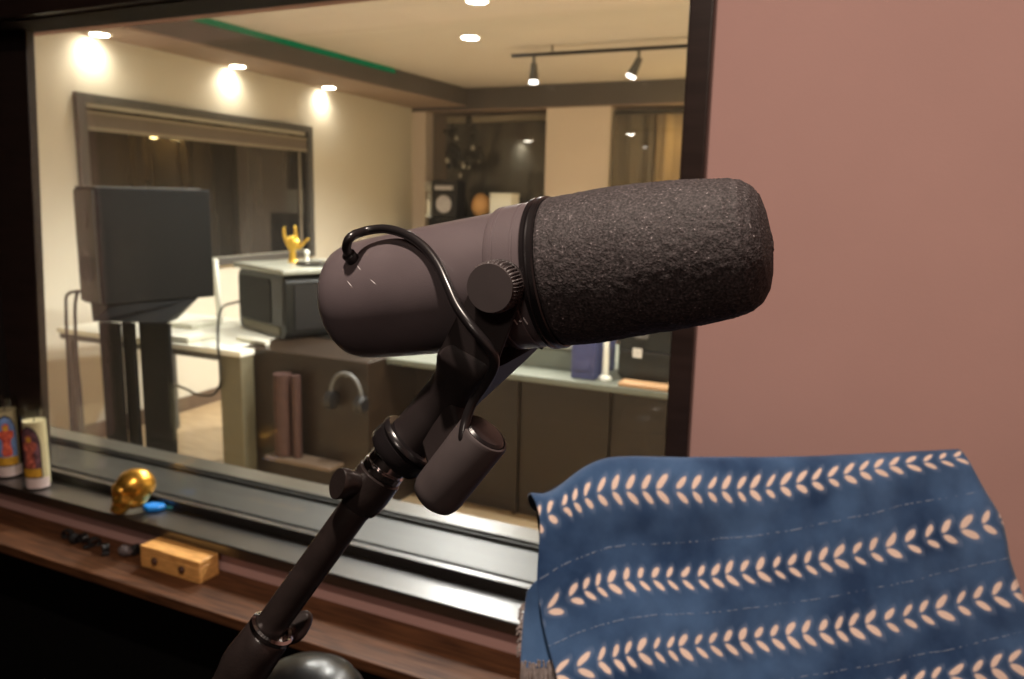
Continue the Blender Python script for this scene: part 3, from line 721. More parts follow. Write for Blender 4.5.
tag(MB().ball((x, 6.9, zS + .12), .1, 24, 16, (.95, .8, 1.2)).build('orange_globe', M['orange'], loc=(x, 6.9, 1.30)), 'dull orange rounded vase between pale box and round faced amplifier', 'vase')
x = bk(503)
wb = thing('white_carton', 'white carton on the sideboard just above the microphone', 'carton', (x, 6.9, 1.30))
box((x - .10, 6.82, zS), (x + .12, 7.0, zS + .22)).build('carton_body', M['white'], wb, bevel=.003)
box((x - .103, 6.817, zS + .221), (x + .123, 7.003, zS + .245)).build('lid', M['white'], wb, bevel=.003)
# dried flower branch arrangement
x = bk(455)
fl = thing('dried_flowers', 'dark branches with pale blossoms in a vase before the back window', 'dried flowers', (x, 7.08, 1.30))
cyl((x, 7.06, zS), (0, 0, 1), [(0, .04), (.05, .06), (.14, .05), (.18, .03), (.2, .035)], 24).build('vase', M['cab'], fl)
stm = MB(); pet = MB()
rr = random.Random(4)
for k in range(9):
    a = rr.uniform(-.16, .2); hgt = rr.uniform(.28, .62) + (.12 if k < 3 else 0)
    tip = V((x - .05 + a, 7.05 + rr.uniform(-.04, .04), zS + .2 + hgt))
    stm.tube(spline([V((x, 7.06, zS + .1)), V((x + a * .3, 7.06, zS + .1 + hgt * .6)), tip], 10), .004, 6)
    for j in range(5):
        pp = tip + V((rr.uniform(-.05, .05), rr.uniform(-.03, .03), rr.uniform(-.16, .04)))
        (pet if (j + k) % 3 == 0 else stm).ball(pp, rr.uniform(.012, .03) * (.8 if (j + k) % 3 == 0 else 1.4), 8, 6, (1, .6, 1.3))
stm.build('branches', M['leafdark'], fl); pet.build('blossoms', M['petal'], fl)['kind'] = 'stuff'

# ================================================================== BOOTH OBJECTS
# ---- votive candles on the ledge
def candle(c, r, h, lab, rot, art):
    t = thing('votive_candle', lab, 'candle', c, 'glass votive candles on the ledge')
    c = V(c); up_ = V((0, 0, 1))
    jar = MB().lathe(c, up_, [(0.0005, r * .9), (.004, r), (h - .004, r), (h, r * .985), (h, r * .93), (h - .006, r * .92), (.011, r * .92), (.010, r * .5)], 40)
    jar.build('glass_jar', M['jar'], t)
    MB().lathe(c, up_, [(.0115, r * .60), (.012, r * .915), (h * .835, r * .915), (h * .825, r * .7), (h * .82, r * .2)], 40).build('wax', M['wax'], t)
    MB().tube([c + up_ * h * .81, c + up_ * h * .85, c + up_ * h * .87 + V((.003, 0, 0))], .0012, 6).build('wick', M['blk'], t)
    d0 = -c; d0.z = 0; base = math.atan2(d0.y, d0.x) + rot
    def patch(name, rows, mat, off, label=None):
        """curved sticker: rows of (height fraction, left, right) in metres along the surface"""
        mb = MB(); n = 10; R = r + off
        vv = []
        for z, l, rgt in rows:
            vv.append([mb.bm.verts.new(c + V((R * math.cos(base + (l + (rgt - l) * k / n) / r), R * math.sin(base + (l + (rgt - l) * k / n) / r), z * h))) for k in range(n + 1)])
        for i in range(len(vv) - 1):
            for k in range(n): mb.face([vv[i][k], vv[i][k + 1], vv[i + 1][k + 1], vv[i + 1][k]])
        o = mb.build(name, mat, t)
        if label: o['label'] = label
    def arch(z0, zs, z1, hw):
        R = [(z0, -hw, hw), (zs, -hw, hw)]
        for k in range(1, 9):
            f = k / 8; R.append((zs + (z1 - zs) * f, -hw * math.sqrt(max(0, 1 - f ** 1.7)), hw * math.sqrt(max(0, 1 - f ** 1.7))))
        return R
    patch('base_label', [(.02, -.045, .045), (.15, -.045, .045)], M['lab_white'], .0004, 'pale band at the foot')
    patch('picture_border', arch(.15, .55, .80, .027), M['lab_dark'], .0004)
    patch('picture', arch(.165, .55, .775, .024), M[art[0]], .0007)
    patch('picture_foot', [(.165, -.024, .024), (.27, -.024, .024)], M[art[3]], .0009)
    fig = [(.28, -.010, .010), (.33, -.013, .013), (.42, -.009, .009), (.48, -.010, .010), (.52, -.017, .017), (.585, -.018, .018), (.60, -.012, .012), (.61, -.006, .006), (.64, -.008, .008), (.67, -.007, .007), (.69, -.002, .002)]
    patch('picture_figure', fig, M[art[1]], .0010)
    patch('picture_head', [(.605, -.005, .005), (.63, -.006, .006), (.655, -.005, .005), (.665, -.002, .002)], M[art[2]], .0013)
ca1 = onz(38, 487, ZL); 
candle((ca1.x + .0, 1.289, ZL), .0305, .218, 'glass candle with brown arched picture label, beside the window glass', -.55, ('lab_brown', 'lab_dred', 'lab_yel', 'lab_yel'))
candle((-2.150, 1.309, ZL), .0315, .222, 'glass candle with blue arched label and red figure, at the photo edge', -.05, ('lab_blue', 'lab_red', 'lab_yel', 'lab_yel'))

# ---- gold skull
sk = onz(132, 512, ZL); sk = V((sk.x, sk.y + .0, ZL))
fwd = (CX * -.80 + CF * -.60); fwd.z = 0; fwd.normalize(); sdx = V((fwd.y, -fwd.x, 0)); 
hs = .108
ELL = [((0, -.06, .60), (.35, .43, .40)), ((0, .20, .42), (.30, .27, .34)), ((0, .30, .15), (.21, .20, .15)), ((.19, .20, .36), (.12, .18, .09)), ((-.19, .20, .36), (.12, .18, .09)), ((0, -.02, .30), (.26, .30, .22)), ((0, .30, .60), (.27, .14, .12))]
def smooth_skull():
    mb = MB(); ctr = V((0, .08, .42)); seg, rg = 72, 52
    def hit(d):
        best = 0
        for c_, e_ in ELL:
            o_ = ctr - V(c_); ox, oy, oz = (o_[i] / e_[i] for i in range(3)); dx, dy, dz = (d[i] / e_[i] for i in range(3))
            A = dx * dx + dy * dy + dz * dz; B = ox * dx + oy * dy + oz * dz; C_ = ox * ox + oy * oy + oz * oz - 1
            D = B * B - A * C_
            if D > 0: best = max(best, (-B + math.sqrt(D)) / A)
        return best
    def fn(d):
        dd = [d] + [(d + V((math.cos(a), 0, math.sin(a))) * .10).normalized() for a in (0, 1.26, 2.5, 3.77, 5.0)]
        r0 = sum(hit(x) for x in dd) / len(dd)
        p = ctr + d * r0
        dent = 0
        if p.y > .1:
            for sx in (-1, 1): dent += .14 * math.exp(-(((p.x - sx * .135) / .085) ** 2 + ((p.z - .47) / .075) ** 2))
            dent += .07 * math.exp(-((p.x / .055) ** 2 + ((p.z - .345) / .07) ** 2))
            dent += .03 * math.exp(-((p.z - .195) / .018) ** 2) * (1 if abs(p.x) < .15 else .3)
            if .12 < p.z < .27: dent += .012 * (math.sin(p.x * 95) > .6)
        for sx in (-1, 1): dent += .05 * math.exp(-(((p.x - sx * .33) / .12) ** 2 + ((p.y - .17) / .1) ** 2 + ((p.z - .50) / .1) ** 2))
        return r0 - dent
    mb.ball(ctr, 1, seg, rg, fn=fn)
    return mb
mb = smooth_skull()
tilt = -.05
zmin = min(v.co.z for v in mb.bm.verts)
for v in mb.bm.verts:
    c = v.co.copy(); v.co = sk + (sdx * c.x + fwd * (c.y - .05) + V((0, 0, 1)) * (c.z - zmin)) * hs + V((0, 0, .0008))
tag(mb.build('skull_ornament', M['gold'], loc=sk, sharp=180), 'small shiny gold skull on the black window ledge', 'skull ornament')

# ---- blue plastic tag
bt = onz(157, 509, ZL); ax = cdir(.95, -.18, 0); ax.z = 0; ax.normalize(); ay = V((-ax.y, ax.x, 0))
tg = thing('plastic_tag', 'bright blue plastic tag lying beside the gold skull', 'plastic tag', (bt.x, bt.y, ZL))
def tp(u, v): return V((bt.x, bt.y, ZL + .0008)) + ax * u + ay * v
MB().prism([tp(-.030, -.012), tp(-.012, -.026), tp(.012, -.020), tp(.024, -.002), tp(.010, .018), tp(-.018, .016), tp(-.030, .004)], (0, 0, .012)).build('tag_body', M['blue'], tg, bevel=.003)
MB().prism([tp(.0235, -.004), tp(.050, .004), tp(.052, .012), tp(.022, .008)], (0, 0, .006)).build('tag_tip', M['teal'], tg, bevel=.0015)

# ---- wooden box on the shelf
ZS = .6448
fa, fb, fc_ = onz(141, 566, ZS), onz(200, 584.5, ZS), onz(219, 575, ZS)
wx = (fb - fa).normalized(); wy = V((-wx.y, wx.x, 0)); ln = (fb - fa).length; dp = .056; ht = .051
wbx = thing('wooden_block', 'pale wooden block box with two dark round pegs on the shelf', 'wooden box', (fa + fb) / 2)
cW = (fa + fb) / 2 + wy * dp / 2
MB().obox(cW + V((0, 0, ht * .36)), wx, wy, V((0, 0, 1)), ln / 2, dp / 2, ht * .36).build('box_body', M['pine'], wbx, bevel=.002)
MB().obox(cW + V((0, 0, ht * .86 + .0004)), wx, wy, V((0, 0, 1)), ln / 2, dp / 2, ht * .14).build('box_lid', M['pine'], wbx, bevel=.002)
for f in (.26, .72):
    q = fa + wx * ln * f - wy * .0002 + V((0, 0, ht * .47))
    MB().lathe(q, -wy, [(0, .008), (.004, .009), (.007, .006), (.0075, .002)], 20).build('peg', M['pinedark'], wbx)

# ---- black clutter on the shelf
GP = 'small black clips strewn on the brown shelf'
labs = ['black clip on the shelf, leftmost of the scattered clips', 'black clip with upright prongs, second from left on shelf', 'black clip with a pale tip in the middle of the scatter', 'black clip fourth from left on the brown shelf', 'lone black clip nearest the grey felt lump']
for i, (px, py) in enumerate(((68, 538), (76, 543), (84, 542), (95, 546), (106, 552))):
    q = onz(px, py, ZS); t = thing('cable_clip', labs[i], 'clip', q, GP)
    a = i * 1.3 + .4; u = V((math.cos(a), math.sin(a), 0)); v_ = V((-u.y, u.x, 0))
    arcp = [q + u * (.012 * math.cos(s)) + V((0, 0, .0105 + .010 * math.sin(s))) for s in (2 * PI * k / 14 * .8 - .6 for k in range(15))]
    mb = MB()
    for off in (-.005, 0, .005): mb.tube([p + v_ * off for p in arcp], .0028, 8)
    mb.build('clip_loop', M['blk'], t)
    MB().obox(q + V((0, 0, .004)) + u * .014, u, v_, V((0, 0, 1)), .012, .008, .0035).build('clip_jaw', M['blk'], t, bevel=.001)
    if i == 2: MB().obox(q + V((0, 0, .003)) - u * .02, u, v_, V((0, 0, 1)), .008, .002, .002).build('prong', M['chrome'], t)
q = onz(126, 556, ZS); q = V((q.x, q.y, ZS))
def lump(d): return .017 + .003 * noise.noise(d * 2.5)
tag(MB().ball(q + V((0, 0, .0135)), 1, 28, 18, (1.15, .9, .75), fn=lump).build('felt_lump', M['greyfelt'], loc=q), 'grey felt lump beside the pale wooden box', 'felt ball')
q2 = onz(136, 555, ZS); q2 = V((q2.x, q2.y, ZS + .0005))
tag(MB().box((q2.x - .007, q2.y - .010, q2.z), (q2.x + .007, q2.y + .010, q2.z + .026)).build('black_cap', M['blk'], loc=q2, bevel=.004), 'tiny black cap between the felt lump and wooden box', 'cap')

# ================================================================== MICROPHONE
A = c2w(-.0834, -.0180, .395); B = c2w(.1037, -.0391, .318)
mx_ = (B - A).normalized(); ML = (B - A).length
qv = cdir(-.38, .18, -.92); qv = (qv - mx_ * qv.dot(mx_)).normalized()      # from the body towards the near pivot knob
mic = thing('microphone', 'dark grey broadcast microphone with a thick foam windscreen', 'microphone', (A + B) / 2)
body = [(0, .006), (.0004, .019), (.0022, .0238), (.0052, .0264), (.0095, .0279), (.016, .0287), (.03, .0293), (.05, .0299), (.0905, .0304)]
MB().lathe(A, mx_, body, 96).build('body', M['micbody'], mic)
MB().lathe(A, mx_, [(.0904, .0290), (.0906, .0317), (.0915, .0322), (.0937, .0322), (.0941, .0318), (.0947, .0318), (.0951, .0322), (.1027, .0323), (.1031, .0319), (.1037, .0319), (.1041, .0323), (.1068, .0324), (.1072, .0318)], 96).build('collar', M['micbody'], mic)
MB().lathe(A, mx_, [(.1073, .0310), (.1074, .0330), (.1079, .0336), (.1094, .0337), (.1099, .0329), (.1106, .0328), (.1110, .0336), (.1128, .0336), (.1134, .0330), (.1136, .031)], 96).build('retaining_ring', M['ringblk'], mic)
# foam windscreen
fp = [(.1136, .0322), (.1146, .0327), (.122, .0327), (.132, .0325), (.142, .0322), (.152, .0317), (.162, .0310), (.172, .0301), (.181, .0291), (.188, .0280), (.1935, .0262), (.1975, .0232), (.2004, .0190), (.2020, .0130), (.2028, .0065), (.2032, .0008)]
pr = []
for i in range(len(fp) - 1):
    for k in range(12 if i < 9 else 8):
        f = k / (12 if i < 9 else 8); pr.append((fp[i][0] + (fp[i + 1][0] - fp[i][0]) * f, fp[i][1] + (fp[i + 1][1] - fp[i][1]) * f))
pr.append(fp[-1])
mb = MB(); mb.lathe(A, mx_, pr, 220)
for v in mb.bm.verts:
    d = (v.co - A); s_ = d.dot(mx_); rad_ = (d - mx_ * s_)
    k = min(1, max(0, (s_ - .1146) / .004))
    nn = rad_.normalized() if rad_.length > .004 else mx_
    v.co += nn * k * (.0003 * noise.noise(v.co * 900) + .0003 * noise.noise(v.co * 350) + .0006 * noise.noise(v.co * 60))
mb.build('windscreen', M['foam'], mic, sharp=180)['label'] = 'dark grey foam windscreen'
# pivot, knob
PT = A + mx_ * (ML * .485)
def q_at(o): return PT + qv * o
kn = MB().lathe(q_at(.0345), qv, [(0, .0095), (.001, .0104), (.0075, .0104), (.0085, .0100), (.0092, .0092), (.0094, .004)], 120, rad=lambda t: 1 + .035 * (1 if math.sin(t * 44) > 0 else -1)).build('pivot_knob', M['knob'], mic, sharp=50)
MB().lathe(q_at(.0440), qv, [(0, .0096), (.0008, .0099), (.0016, .0097), (.0017, .004)], 64).build('knob_face', M['knob'], kn)
MB().lathe(q_at(-.0345), -qv, [(0, .0095), (.001, .0104), (.0085, .0100), (.0094, .004)], 64).build('pivot_knob', M['knob'], mic)
# yoke: arms either side, bridge under the body, stem
J0 = c2w(-.0152, .0172, .368)          # top centre of the stem under the body
P1 = c2w(-.0508, .0505, .377)          # where the stem enters the threaded ring
P2 = c2w(-.1186, .1433, .392)          # where the tube enters the lower clutch
SA = (P2 - P1).normalized()            # stand axis pointing down
ST = (P1 - J0).normalized()
dn = (J0 - PT); dn = (dn - qv * dn.dot(qv)).normalized()
tn = qv.cross(dn).normalized()
def arm(o0, o1):
    hw = .0105; pts = []
    for k in range(13):
        t = PI * k / 12; pts.append(PT + tn * (hw * math.cos(t)) - dn * (hw * math.sin(t)))
    low = .0385
    pts += [PT - tn * (hw + .0025) + dn * low, PT + tn * (hw + .0025) + dn * low]
    return MB().prism([p + qv * o0 for p in pts], qv * (o1 - o0))
arm(.0325, .0345).build('yoke_arm', M['yoke'], mic, bevel=.0006)
arm(-.0345, -.0325).build('yoke_arm', M['yoke'], mic, bevel=.0006)
def ring_se(c, ax, ay, hx, hy, n=48, e=.35):
    R = []
    for k in range(n):
        t = 2 * PI * k / n; c_, s_ = math.cos(t), math.sin(t)
        R.append(c + ax * (hx * math.copysign(abs(c_) ** e, c_)) + ay * (hy * math.copysign(abs(s_) ** e, s_)))
    return R
sx_, sy_, _ = frame(ST, qv)
S0 = PT + dn * .0330
rings = []
for k, (f, hx, hy, e) in enumerate(((0, .0346, .0131, .25), (.10, .0346, .0131, .25), (.16, .0330, .0131, .35), (.30, .0255, .0128, .6), (.42, .0180, .0124, .85), (.55, .0135, .0120, 1), (.7, .0118, .0116, 1), (1, .0112, .0112, 1))):
    c = S0.lerp(P1, f); m_ = min(1, max(0, (f - .1) * 2.2)); ax = qv.lerp(sx_, m_); ay = tn.lerp(sy_ if sy_.dot(tn) > 0 else -sy_, m_)
    ax = ax.normalized(); ay = (ay - ax * ay.dot(ax)).normalized()
    rings.append(ring_se(c, ax, ay, hx, hy, e=e))
MB().loft(rings).build('yoke_stem', M['yoke'], mic)
# marks on the collar below the knob
def onbody(s, px, py, lift):
    return None
MK = MB()
for (px, py, dx, dy) in ((516.5, 322, .4, 4.2), (525, 322.3, 1.0, 4.4)):
    pass
# small printed response mark: two strokes and a dot, wrapped on the collar
def body_point(s_, ang, r):
    x, y, a = frame(mx_, -qv); return A + mx_ * s_ + (x * math.cos(ang) + y * math.sin(ang)) * r
def solve_ang(px, py, r):
    """place on the collar: the axial position and angle seen at this spot"""
    best = None
    for i in range(60):
        s_ = .092 + .014 * i / 59
        for j in range(180):
            an = 2 * PI * j / 180; p = body_point(s_, an, r); d = p - CAMP
            z = d.dot(CF); ex = 512 + FPX * d.dot(CX) / z - px; ey = 339.5 + FPX * d.dot(CD) / z - py
            e = ex * ex + ey * ey + z * 400
            if best is None or e < best[0]: best = (e, s_, an)
    return best[1], best[2]
sM, aM = solve_ang(520, 322, .0326)
for ds, da, hl in ((-.0022, 0, .050), (.0022, .012, .055), (0, .006, .010)):
    pts = [body_point(sM + ds + (k - 3) * .00012, aM + da + hl * (k - 3) / 3, .03255) for k in range(7)]
    MK.tube(pts, .00032 if hl > .02 else .0005, 6)
MK.build('response_mark', M['print'], mic)['label'] = 'small pale printed mark below the knob'
# little scratches on the enamel near the cable
SC = MB()
def solve_body(px, py, r):
    best = None
    for i in range(80):
        s_ = .01 + .07 * i / 79
        for j in range(180):
            an = 2 * PI * j / 180; p = body_point(s_, an, r); d = p - CAMP
            z = d.dot(CF); e = (512 + FPX * d.dot(CX) / z - px) ** 2 + (339.5 + FPX * d.dot(CD) / z - py) ** 2 + z * 400
            if best is None or e < best[0]: best = (e, s_, an)
    return best[1], best[2]
for (x0, y0, x1, y1) in ((346, 280, 352, 288), (357, 266, 361, 270), (370, 279, 377, 286), (401, 276, 404, 273)):
    (s0_, a0_), (s1_, a1_) = solve_body(x0, y0, .0295), solve_body(x1, y1, .0295)
    r_ = .0289 if x0 < 360 else .0295
    pp = [body_point(s0_ + (s1_ - s0_) * k / 5, a0_ + (a1_ - a0_) * k / 5, .0288 + .0008 * min(1, (s0_ - .016) / .03) + .00012) for k in range(6)]
    SC.tube(pp, [.00005, .00014, .00018, .00018, .00012, .00004], 5)
SC.build('scratches', M['print'], mic)['label'] = 'fine pale scratches'

# output connector barrel beside the stem
ca_, cb2 = c2w((437 - 512) / FPX * .356, (494 - 339.5) / FPX * .356, .356), c2w((485 - 512) / FPX * .343, (433 - 339.5) / FPX * .343, .343)
cax = (cb2 - ca_).normalized(); CL = (cb2 - ca_).length
con = MB().lathe(ca_, cax, [(-.0045, .003), (-.0040, .0080), (-.0020, .0106), (.001, .0116), (.003, .0118), (CL - .0015, .0118), (CL, .0112), (CL + .0003, .0104), (CL - .0006, .0100), (CL - .0008, .002)], 64).build('connector_barrel', M['knob'], mic)
MB().lathe(ca_, cax, [(CL - .0007, .0099), (CL + .0002, .0097), (CL + .0012, .0085), (CL + .0016, .003)], 48).build('barrel_cap', M['ringblk'], con)
# web joining barrel and stem
wa, wb_ = ca_ + cax * CL * .45, S0.lerp(P1, .62)
wd = (wb_ - wa).normalized(); wn_ = cax.cross(wd).normalized(); wl = (wb_ - wa).length
MB().obox((wa + wb_) / 2, wd, cax, wn_, wl / 2, .013, .0060).build('connector_web', M['yoke'], mic, bevel=.002)
# cable from the back of the body to the barrel
cp = [(349, 255, .362), (346.5, 247, .358), (351, 237, .356), (366, 231, .363), (386, 229, .361), (407, 235, .353), (425, 248, .345), (438, 265, .338), (447, 284, .332), (457, 306, .327), (471, 326, .323), (486, 344, .323), (494, 357, .326), (493, 370, .330), (484, 386, .335), (473, 402, .337), (466, 420, .338), (463, 437, .337), (464.5, 447, .339)]
cw = spline([W(*p) for p in cp], 110)
MB().tube(cw, .0021, 16).build('cable', M['rubber'], mic)
g = cw[0]; g2 = cw[-1]
def grommet(p, into, r): return MB().lathe(p - into * .003, into, [(0, r * .8), (.0008, r), (.004, r), (.0052, r * 1.1)], 24)
inb = ((A + mx_ * .022) - g).normalized()
inb = (A + mx_ * (g - A).dot(mx_)) - g; inb.normalize()
MB().lathe(g - inb * .001, inb, [(0, .0025), (.0004, .0032), (.012, .0032)], 24).build('cable_grommet', M['rubber'], mic)
inc = (ca_ + cax * (g2 - ca_).dot(cax)) - g2; inc.normalize()
MB().lathe(g2 - inc * .001, inc, [(0, .0027), (.0004, .0034), (.008, .0034)], 24).build('cable_grommet', M['rubber'], mic)
# second thin lead dropping behind the yoke
cp2 = [(481, 333, .331), (484, 345, .333), (491, 353, .336), (495, 362, .339), (490, 374, .340), (480, 388, .341), (470, 400, .341)]

# ================================================================== STAND
bs = thing('microphone_stand', 'black boom stand arm holding the microphone from lower left', 'microphone stand', P2)
def sa_(d): return P1 + SA * d
# threaded ring collar round the bottom of the yoke stem
MB().lathe(P1 - ST * .0045, ST, [(-.0012, .0114), (-.0012, .0146), (0, .0156), (.0012, .0158), (.0020, .0152), (.0024, .0140), (.0030, .0140), (.0034, .0153), (.0070, .0155), (.0100, .0152), (.0112, .0142), (.0113, .006)], 72).build('threaded_collar', M['ringblk'], bs)
k0 = P1 + ST * .0085
MB().lathe(k0, SA, [(0, .0085), (.0005, .0098), (.0040, .0100), (.0046, .0092), (.0052, .0092), (.0056, .0104), (.0085, .0104), (.0092, .0085)], 48).build('adapter_nut', M['chrome'], bs)['label'] = 'shiny chrome adapter nut'
k1 = k0 + SA * .0090
MB().lathe(k1, SA, [(0, .0100), (.0008, .0112), (.010, .0112), (.016, .0106), (.0195, .0096), (.0205, .0084)], 48).build('upper_clutch', M['standtube'], bs)
# wing knob on the near left side of the upper clutch
wq = cdir(-.78, .10, -.60); wq = (wq - SA * wq.dot(SA) * .6).normalized(); wt_ = SA.cross(wq).normalized()
wc = k1 + SA * .0065
wu = (SA - wq * SA.dot(wq)).normalized(); wv_ = wq.cross(wu)
MB().loft([[wc + wq * d + wu * (a_ * math.cos(t)) + wv_ * (b_ * math.sin(t)) for t in (2 * PI * k / 36 for k in range(36))] for d, a_, b_ in ((.0075, .0050, .0045), (.011, .0060, .0050), (.0165, .0078, .0058), (.0195, .0080, .0060), (.0203, .0076, .0056))]).build('wing_knob', M['standtube'], bs)
def paddle(c, ax, ay, n_, hl, hw, th):
    pts = []
    for k in range(28):
        t = 2 * PI * k / 28; pts.append(c + ax * (hl * math.cos(t)) + ay * (hw * math.sin(t) * (1 - .25 * math.cos(t))))
    return MB().prism([p - n_ * th / 2 for p in pts], n_ * th)
tl_ = (P2 - k1).length
MB().lathe(k1 + SA * .0206, SA, [(0, .0079), (.0016, .0080), (.0017, .0077), (.010, .0077), (tl_ - .01, .0077)], 40).build('boom_tube', M['standtube'], bs)
# lower clutch
l0 = P2 - SA * .0035
MB().lathe(l0, SA, [(.0035, .0085), (.001, .0088), (0, .0100), (.0008, .0114), (.0028, .0117), (.0036, .0110)], 56).build('clutch_ring', M['chrome'], bs)['label'] = 'shiny chrome clutch ring'
MB().lathe(l0 + SA * .0037, SA, [(0, .0108), (.001, .0114), (.010, .0119), (.018, .0124), (.024, .0122), (.029, .0110), (.033, .0104), (.034, .009)], 56).build('lower_clutch', M['standtube'], bs)
wq2 = cdir(.62, -.10, .78); wq2 = (wq2 - SA * wq2.dot(SA)).normalized(); wt2 = SA.cross(wq2).normalized()
c2_ = l0 + SA * .006
MB().lathe(c2_ + wq2 * .0115, wq2, [(0, .0045), (.006, .0045)], 20).build('wing_screw', M['standtube'], bs)
paddle(c2_ + wq2 * .0185 - SA * .003, (wq2 * .5 - SA * .86).normalized(), wt2, (wq2 * .86 + SA * .5).normalized(), .0095, .0070, .0055).build('wing_knob', M['standtube'], bs, bevel=.002)
LT = .36
e1 = l0 + SA * .036
e2 = e1 + SA * LT
MB().lathe(e1 - SA * .0005, SA, [(0, .0098), (LT, .0098)], 40).build('outer_tube', M['standtube'], bs)
# pivot on the upright post, with tripod feet on the floor
MB().lathe(e2 - SA * .03 , SA, [(0, .0130), (.002, .017), (.040, .017), (.042, .011)], 40).build('pivot_block', M['standtube'], bs)
pz = e2 + SA * .0
MB().tube([pz + V((0, 0, .004)), V((pz.x, pz.y, .12))], .0125, 28).build('upright_post', M['standtube'], bs)
MB().lathe((pz.x, pz.y, .10), (0, 0, 1), [(0, .02), (.01, .03), (.05, .03), (.06, .018)], 32).build('hub', M['standtube'], bs)
for k in range(3):
    a = 2 * PI * k / 3 + .9; d = V((math.cos(a), math.sin(a), 0))
    MB().tube(spline([V((pz.x, pz.y, .13)) + d * .02, V((pz.x, pz.y, .09)) + d * .12, V((pz.x, pz.y, .012)) + d * .30], 12), .009, 14).build('leg', M['standtube'], bs)

# round glossy stool seat seen under the boom
sc0 = W(306, 684, .93)
so = thing('round_stool', 'round glossy black stool seat below the microphone stand', 'stool', (sc0.x, sc0.y, 0))
zt0 = sc0.z
MB().lathe((sc0.x, sc0.y, zt0 - .05), (0, 0, 1), [(0, .062), (.006, .069), (.022, .071), (.040, .067), (.056, .056), (.068, .038), (.074, .018), (.0755, .002)], 64).build('seat', M['blkgloss'], so)
MB().lathe((sc0.x, sc0.y, .03), (0, 0, 1), [(0, .014), (zt0 - .081, .014)], 24).build('post', M['standtube'], so)
MB().lathe((sc0.x, sc0.y, .0005), (0, 0, 1), [(0, .16), (.012, .16), (.025, .05), (.04, .02)], 48).build('base', M['standtube'], so)

# ================================================================== CHAIR WITH CLOTH
rows = {
    'f0': [(531, 495), (553, 492), (605, 460.5), (690, 459), (770, 458), (862, 455), (955, 450)],
    'r1': [(540, 521), (566, 506), (610, 491), (692, 490), (772, 488), (866, 471), (966, 457)],
    's1': [(537, 578), (570, 560), (615, 545), (695, 539), (775, 531), (872, 511), (984, 489)],
    'r2': [(541, 613), (580, 593), (628, 581), (703, 577), (785, 567), (882, 549), (1001, 519)],
    's2': [(548, 645), (590, 627), (638, 615), (712, 610), (795, 601), (892, 583), (1009, 556)],
    'r3': [(556, 674), (600, 661), (648, 650), (722, 643), (806, 634), (903, 617), (1020, 590)],
    's3': [(566, 716), (608, 703), (658, 692), (732, 684), (816, 673), (914, 655), (1034, 628)],
    'r4': [(574, 752), (618, 738), (668, 727), (742, 718), (826, 705), (924, 682), (1046, 656)],
    's4': [(584, 800), (630, 788), (680, 778), (752, 768), (836, 754), (934, 732), (1058, 706)],
    'r5': [(596, 850), (642, 838), (692, 828), (764, 818), (848, 803), (946, 782), (1070, 756)],
}
dcol = [.845, .850, .862, .885, .91, .94, .975]
def rowpts(n, dd): return [W(px, py, dcol[i] + dd) for i, (px, py) in enumerate(rows[n])]
dz = {'f0': .028, 'r1': .006, 's1': .0, 'r2': -.006, 's2': -.012, 'r3': -.018, 's3': -.026, 'r4': -.034, 's4': -.044, 'r5': -.054}
vv = {'f0': .62, 'r1': 1, 's1': 1.5, 'r2': 2, 's2': 2.5, 'r3': 3, 's3': 3.5, 'r4': 4, 's4': 4.5, 'r5': 5}
names = ['f0', 'r1', 's1', 'r2', 's2', 'r3', 's3', 'r4', 's4', 'r5']
INL = [CX * a_ for a_ in (.035, .022, .01, 0, 0, -.01, -.02)]
R_ = [rowpts(n, dz[n]) for n in names]
back = CF.copy(); back.z = 0; back.normalize()
top = R_[0]
TH = .075
bk1 = [p + back * TH * .40 - V((0, 0, .024)) for p in top]
bk2 = [p + back * TH - V((0, 0, .085)) + i_ for p, i_ in zip(top, INL)]
bk3 = [p + back * (TH + .01) - V((0, 0, .20)) + i_ for p, i_ in zip(top, INL)]
bk4 = [p + back * (TH + .02) - V((0, 0, .36)) + i_ for p, i_ in zip(top, INL)]
ROWS = [bk4, bk3, bk2, bk1] + R_
VV = [-2.6, -1.3, -.25, .25] + [vv[n] for n in names]
NR = len(ROWS)
def cloth_fn(u, v):
    col = [catmull(r, u) for r in ROWS]
    p = catmull(col, v)
    k = min(1, v * 4)
    return p + back * (.0035 * noise.noise(p * 14) + .0012 * noise.noise(p * 45)) 
UX = [521, 551, 608, 690, 774, 868, 968]
def cloth_uv(u, v):
    k = u * 6; i0 = min(int(k), 5); u_ = (UX[i0] + (UX[i0 + 1] - UX[i0]) * (k - i0)) / 17.0
    x = v * (NR - 1); i = min(int(x), NR - 2); return (u_, VV[i] + (VV[i + 1] - VV[i]) * (x - i))
ch = thing('chair', 'high backed chair with blue tie dyed cloth over its back', 'chair', (top[3].x, top[3].y, 0))
# (kept as the carrier) padded back under the cloth
ins = .018
def bk_ring(row, f0, f1, off):
    a_ = catmull(row, .03); b_ = catmull(row, .97); return a_, b_
prof = []
Rf = [R_[0], R_[2], R_[4], R_[6], R_[9]]
rings = []
for i, r in enumerate(Rf):
    a_, b_ = catmull(r, .035), catmull(r, .965)
    # straight chord of the cloth row pushed back so that it stays inside the drape
    mid = min((catmull(r, t) - a_.lerp(b_, t)).dot(-back) for t in (.2, .5, .8))
    o0 = back * (.020 + (.0 if i else .012)); o1 = back * (TH - .022 - (0 if i else .010) + (.02 * i))
    low = V((0, 0, -.016 if i == 0 else 0))
    pts = [catmull(r, .035 + .93 * t / 8) + o0 + low for t in range(9)] + [catmull(r, .035 + .93 * t / 8) + o1 + low for t in range(8, -1, -1)]
    rings.append(pts)
MB().loft(rings).build('backrest', M['chairfab'], ch, bevel=.006)
lowL, lowR = catmull(R_[9], .05), catmull(R_[9], .95)
